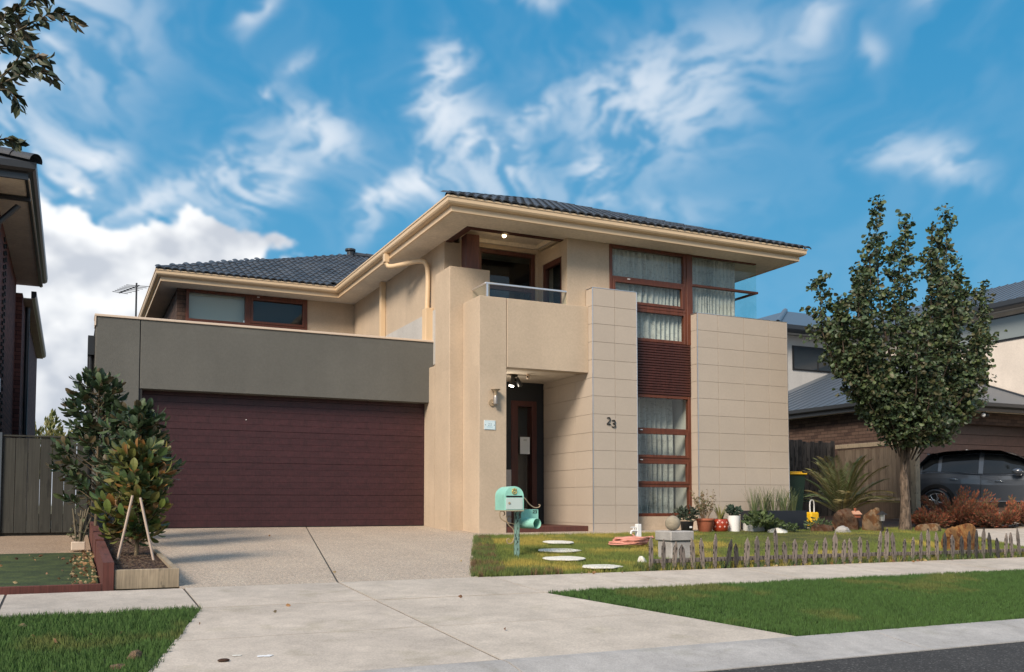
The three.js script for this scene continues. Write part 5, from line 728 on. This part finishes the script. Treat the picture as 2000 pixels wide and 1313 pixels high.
  spray('large rust red feathery shrub in front of the dark car', 15.75, -12.75, .78, .98, 60, 401); spray('rust red feathery shrub spreading at the edge of the path', 16.3, -12.3, .75, .62, 42, 403); spray('low rust red shrub beside the large feathery one', 14.95, -12.75, .45, .40, 24, 405); spray('rust red feathery shrub beyond the spreading one', 17.2, -12.2, .65, .78, 36, 407);
  // palm like cycad
  { const T = thing('palm_plant', 'bushy green palm with arching fronds in front of the timber fence', 'palm', [13.55, gy(13.6, -13.7), -13.6]), q = rng(421); part('stump', lathe([[0, 0], [.13, 0], [.15, .12], [.10, .24], [0, .27]]), M.bark, T); const N = 38; for (let i = 0; i < N; i++) { const a = i * 2.4 + .3 * q(), f = i / N, out = mix(.4, 1.12, f) * (.9 + .25 * q()), up = mix(1.25, .40, f) * (.9 + .2 * q()), P0 = new V3(Math.cos(a) * .05, .22, Math.sin(a) * .05), P1 = new V3(Math.cos(a) * out * .5, .22 + up * .78, Math.sin(a) * out * .5), P2 = new V3(Math.cos(a) * out, .22 + up * (f > .6 ? .55 : .92), Math.sin(a) * out), c = new THREE.QuadraticBezierCurve3(P0, P1, P2), lv = new Leaves(leafGeo(.27, .024, .3, .12)), base = [[.12, .15, .042], [.085, .125, .038], [.17, .17, .05], [.21, .17, .055]][Math.floor(q() * 4)];
      const k0 = 26; for (let k = 3; k < k0; k++) { const u = k / k0, o = c.getPoint(u), t = c.getTangent(u), sd = new V3(-t.z, 0, t.x).normalize(); for (const s of [-1, 1]) { const d = sd.clone().multiplyScalar(s).addScaledVector(t, .75 + .5 * u); d.y += .18; const kk = .75 + .5 * q(); lv.add(aim([o.x, o.y, o.z], [d.x, d.y, d.z], q() * .8, (u < .25 ? u * 4 : 1) * (1.08 - .45 * u)), base.map(v => v * kk)); } } lv.add(M4.identity().setPosition(0, -9, 0).scale(new V3(0, 0, 0)), [0, 0, 0]); const fr = part('frond', (() => { const g = lv.geo(); return mergeAll([g, (() => { const b2 = tube([P0, P1.clone().lerp(c.getPoint(.5), 1), P2].map(v => [v.x, v.y, v.z]), .006, 4, 8).toNonIndexed(), cc = new Float32Array(b2.attributes.position.count * 3); for (let j = 0; j < cc.length; j += 3) { cc[j] = .14; cc[j + 1] = .13; cc[j + 2] = .05; } b2.setAttribute('color', new THREE.BufferAttribute(cc, 3)); return b2; })()]); })(), M.leafDull, T); } }
}
{ // shrub behind the left fence
  const r = rng(501), lv = new Leaves(leafGeo(.12, .05, .3, .2)); for (let i = 0; i < 900; i++) { const d = rv(r, 1.15 * Math.cbrt(r())); lv.add(aim([-.75 + d[0] * .75, 2.2 + d[1] * .8 + .25 * Math.sin(d[0] * 7), -34 + d[2]], [d[0] + r() - .5, 1, d[2] + r() - .5], r() * 6, 1.3 + .9 * r()), pick(r, [[.20, .21, .06], [.26, .24, .09], [.14, .17, .05]])); }
  const T = thing('yellow_green_shrub', 'pale green shrub showing above the grey paling fence', 'shrub', [-.75, 0, -34]); wpart('foliage', lv.geo(), M.leafDull, T); part('stem', limb([[0, 0, 0, .05], [.02, 1.2, 0, .03], [0, 1.8, 0, .01]], 6, 3), M.stem, T);
}
{ // street tree whose twigs hang into view
  const T = thing('street_tree', 'overhanging leafy twigs of a street tree against the sky', 'tree', [-2.6, gy(-2.6, -6) - .05, -6.0]), r = rng(601);
  const O = [-2.6, gy(-2.6, -6) - .05, -6.0], Lp = ([x, y, z]) => [x - O[0], y - O[1], z - O[2]];
  part('trunk', limb([[0, 0, 0, .13], [.02, 1.2, 0, .11], [.1, 2.4, .05, .09], [.3, 3.4, 0, .06]], 10, 5), M.bark, T);
  // points on a plane about 6 m away, by direction from the street
  const at = (px, py, z) => { const c = Math.cos(yaw), s = Math.sin(yaw), a = (px - 1000) / F, b = -(py - CY) / F, cp = Math.cos(pitch), sp = Math.sin(pitch), d = [s * cp + c * a - s * sp * b, sp + cp * b, -c * cp + s * a + c * sp * b], t = z / d[2]; return [d[0] * t, .376 + d[1] * t, z]; };
  const twigs = [[[-160, 150, -6.2], [-40, 90, -6.1], [30, 62, -6.0], [75, 38, -6.0], [110, 24, -6.0], [153, 46, -5.95]], [[-160, 150, -6.2], [-60, 60, -6.2], [20, 25, -6.2], [60, 5, -6.2], [95, -12, -6.2]], [[-40, 90, -6.1], [10, 90, -6.1], [40, 80, -6.1], [52, 60, -6.1]], [[-150, 220, -6.0], [-40, 180, -5.9], [25, 130, -5.9], [60, 112, -5.9], [96, 115, -5.9]], [[-40, 180, -5.9], [20, 155, -5.9], [55, 138, -5.9], [80, 140, -5.9], [110, 155, -5.9]], [[-40, 190, -5.9], [10, 175, -5.9], [30, 190, -5.9], [40, 212, -5.9]], [[-60, 185, -6.0], [-10, 165, -6.0], [15, 140, -6.0], [30, 130, -6.0]], [[-120, 280, -6.0], [-20, 276, -6.0], [15, 272, -6.0], [38, 280, -6.0]], [[-30, 100, -6.1], [20, 70, -6.2], [40, 50, -6.2], [28, 20, -6.2]], [[-20, 60, -6.1], [5, 40, -6.1], [12, 20, -6.1]], [[25, 130, -5.9], [42, 100, -5.9], [48, 85, -5.9]], [[-40, 60, -6.0], [0, 55, -6.0], [20, 75, -6.0], [30, 90, -6.0]]];
  const geoL = leafGeo(.066, .034, .35, .2), ex = new Leaves(leafGeo(.066, .034, .35, .2)), mats = [[.030, .045, .020], [.045, .060, .025], [.022, .034, .016], [.060, .066, .024], [.07, .055, .03]].map(c => S(c, { roughness: .5, side: THREE.DoubleSide })); const wood = []; let n = 0;
  wood.push(limb([[.28, 3.3, 0, .05], [...Lp(at(-420, 260, -6.2)), .035], [...Lp(at(-160, 170, -6.15)), .015]], 6, 5));
  for (const tw of twigs) {
    const p = tw.map(q => Lp(at(...q))); wood.push(limb(p.map((v, i) => [...v, mix(.0065, .0018, i / (p.length - 1))]), 5, 4)); const c = new THREE.CatmullRomCurve3(p.map(v => new V3(...v))), L = c.getLength();
    const cnt = Math.min(60, Math.floor(L / .017)); for (let k = 0; k < cnt; k++) { const u = .12 + .88 * (k + .5) / cnt, o = c.getPoint(u), t = c.getTangent(u), s = k % 2 ? 1 : -1; const m = aim([o.x, o.y, o.z], [t.x * .8 + (r() - .5) * .8 - t.y * s * .5, t.y * .5 - .45 + t.x * s * .55, t.z + (r() - .5) * 1.1], r() * 6.28, .75 + .5 * r()); if (n++ > 290) { ex.add(m, [.035, .05, .022]); continue; } const lf = part('leaf', geoL, mats[Math.floor(r() * 5)], T); m.decompose(lf.position, lf.quaternion, lf.scale); }
  }
  part('twigs', wood, M.stem, T); if (ex.P.length) part('foliage', ex.geo(), M.leaf, T, 'stuff');
}
{ // grass: tufts of blades, one mass per lawn
  const blade = (n, h, w, seed) => { const q = rng(seed), V = []; for (let i = 0; i < n; i++) { const a = q() * 6.28, x = (q() - .5) * .035, z = (q() - .5) * .035, hh = h * (.6 + .6 * q()), lx = Math.cos(a) * hh * .55 * q(), lz = Math.sin(a) * hh * .55 * q(), b = q() * 6.28, sx = Math.cos(b) * w / 2, sz = Math.sin(b) * w / 2; V.push(x - sx, 0, z - sz, x + sx, 0, z + sz, x + lx, hh, z + lz); } const g = new THREE.BufferGeometry(); g.setAttribute('position', new THREE.Float32BufferAttribute(V, 3)); g.computeVertexNormals(); return g; };
  const inside = (x, z, p) => { let c = false; for (let i = 0, j = p.length - 1; i < p.length; j = i++) if ((p[i][1] > z) !== (p[j][1] > z) && x < (p[j][0] - p[i][0]) * (z - p[i][1]) / (p[j][1] - p[i][1]) + p[i][0]) c = !c; return c; };
  function lawn(name, label, poly, dens, h, w, colFn, seed, clump = 1) {
    const r = rng(seed), xs = poly.map(p => p[0]), zs = poly.map(p => p[1]), x0 = Math.min(...xs), x1 = Math.max(...xs), z0 = Math.min(...zs), z1 = Math.max(...zs), N = Math.floor((x1 - x0) * (z1 - z0) * dens), mats = [];
    for (let i = 0; i < N; i++) { const x = x0 + (x1 - x0) * r(), z = z0 + (z1 - z0) * r(); if (inside(x, z, poly)) mats.push([x, z]); }
    const im = new THREE.InstancedMesh(blade(9, h, w, seed + 1), new THREE.MeshStandardMaterial({ roughness: .8, side: THREE.DoubleSide }), mats.length), m = new THREE.Matrix4(), qn = new THREE.Quaternion(), e = new THREE.Euler(), col = new THREE.Color();
    mats.forEach(([x, z], i) => { const k = .55 + .9 * fbm3(x * 2.1, 3.3, z * 2.1, 3) * clump + .25 * r(); e.set((r() - .5) * .3, r() * 6.28, (r() - .5) * .3); qn.setFromEuler(e); m.compose(new V3(x, gy(x, z) - .014, z), qn, new V3(1, k, 1)); im.setMatrixAt(i, m); col.setRGB(...colFn(x, z, r)); im.setColorAt(i, col); });
    im.name = numbered(name); im.userData = { label, category: 'grass', kind: 'stuff' }; im.castShadow = im.receiveShadow = true; scene.add(im);
  }
  const vg = (x, z, r) => { const n = fbm3(x * 1.3, 7.7, z * 1.3, 4), d = ss(.58, .72, n), k = .7 + .6 * r(); return [mix(.052, .17, d * .5) * k, mix(.112, .155, d * .5) * k, mix(.021, .044, d * .5) * k]; };
  const lg = (x, z, r) => { const n = fbm3(x * 1.1 + 4, 2.7, z * 1.1, 4), d = ss(.44, .66, n), k = .7 + .6 * r(); return [mix(.13, .36, d) * k, mix(.17, .29, d) * k, mix(.034, .06, d) * k]; };
  lawn('verge_grass', 'thick green grass of the nature strip right of the driveway crossing', [[3.80, -7.25], [15, -7.25], [15, -4.85], [4.45, -4.85]], 1600, .042, .006, vg, 701);
  lawn('verge_grass', 'thick green grass of the nature strip left of the driveway crossing', [[-3.2, -7.25], [.90, -7.25], [.32, -4.85], [-3.2, -4.85]], 1600, .046, .006, vg, 703);
  lawn('front_lawn', 'yellowing green grass of the front lawn', [[3.60, -8.42], [13.0, -8.42], [13.05, -9.4], [14.6, -12.2], [12.6, -13.02], [5.66, -13.04]], 900, .05, .007, lg, 705);
  lawn('edge_weeds', 'ragged grass overgrowing the driveway edge of the lawn', [[3.55, -8.42], [4.6, -8.42], [4.6, -8.75], [4.1, -8.8], [5.75, -12.9], [5.5, -12.9]], 700, .065, .007, (x, z, r) => { const k = .6 + .7 * r(), b = fbm3(x * 4, 1, z * 4, 3) > .60; return b ? [.16 * k, .10 * k, .05 * k] : [.10 * k, .14 * k, .036 * k]; }, 707, .9);
  lawn('fence_weeds', 'straggly weeds along the foot of the picket fence', [[5.5, -8.40], [12.9, -8.40], [12.9, -8.56], [5.5, -8.56]], 500, .10, .010, (x, z, r) => { const k = .6 + .7 * r(); return r() < .2 ? [.22 * k, .19 * k, .04 * k] : [.07 * k, .11 * k, .03 * k]; }, 709, .9);
  { const r = rng(821); const blot = (x, z, a, b) => { const f = []; for (let i = 0; i < 16; i++) { const t = i / 16 * 6.283, k = .45 + .75 * r(); f.push([x + Math.cos(t) * a * k, gy(x, z + Math.sin(t) * b * k) + .003, z + Math.sin(t) * b * k]); } return polyGeo([f.reverse()]); };
    solo('paint_splash', 'dried white paint splash on the concrete crossing', 'paint splash', blot(1.02, -5.38, .05, .035), M.white); solo('paint_splash', 'faint second white paint spot on the concrete near the larger splash', 'paint splash', blot(.87, -5.45, .028, .02), M.stone); solo('dirt_clod', 'small brown clod of dirt on the concrete crossing', 'dirt', [new THREE.IcosahedronGeometry(.02, 1).scale(1.7, .5, 1).translate(.78, gy(.78, -5.32) + .008, -5.32)], M.soil); }
  // fallen leaves
  const lr = rng(801), lv = new Leaves(leafGeo(.045, .026, .2, .3)); const drop = (n, x0, x1, z0, z1) => { for (let i = 0; i < n; i++) { const x = mix(x0, x1, lr()), z = mix(z0, z1, lr()); lv.add(aim([x, gy(x, z) + .010, z], [lr() - .5, .15 * lr(), lr() - .5], 1.57 + (lr() - .5) * .6, .5 + .7 * lr()), pick(lr, [[.28, .15, .06], [.35, .22, .10], [.20, .10, .05], [.40, .30, .16]])); } };
  drop(130, .02, .25, -11.8, -8.7); drop(40, -1, .1, -11.5, -8.7); drop(4, .9, 4, -8, -5); drop(3, 1, 5, -14, -9); drop(30, 4.6, 12, -8.3, -8.42); drop(24, -2, .8, -7, -5.2);
  const lm = part('fallen_leaves', lv.geo(), M.leafDull, scene, 'stuff'); lm.userData.label = 'scattered brown fallen leaves on the turf and paths'; lm.userData.category = 'leaves';
}
renderer.render(scene, camera);
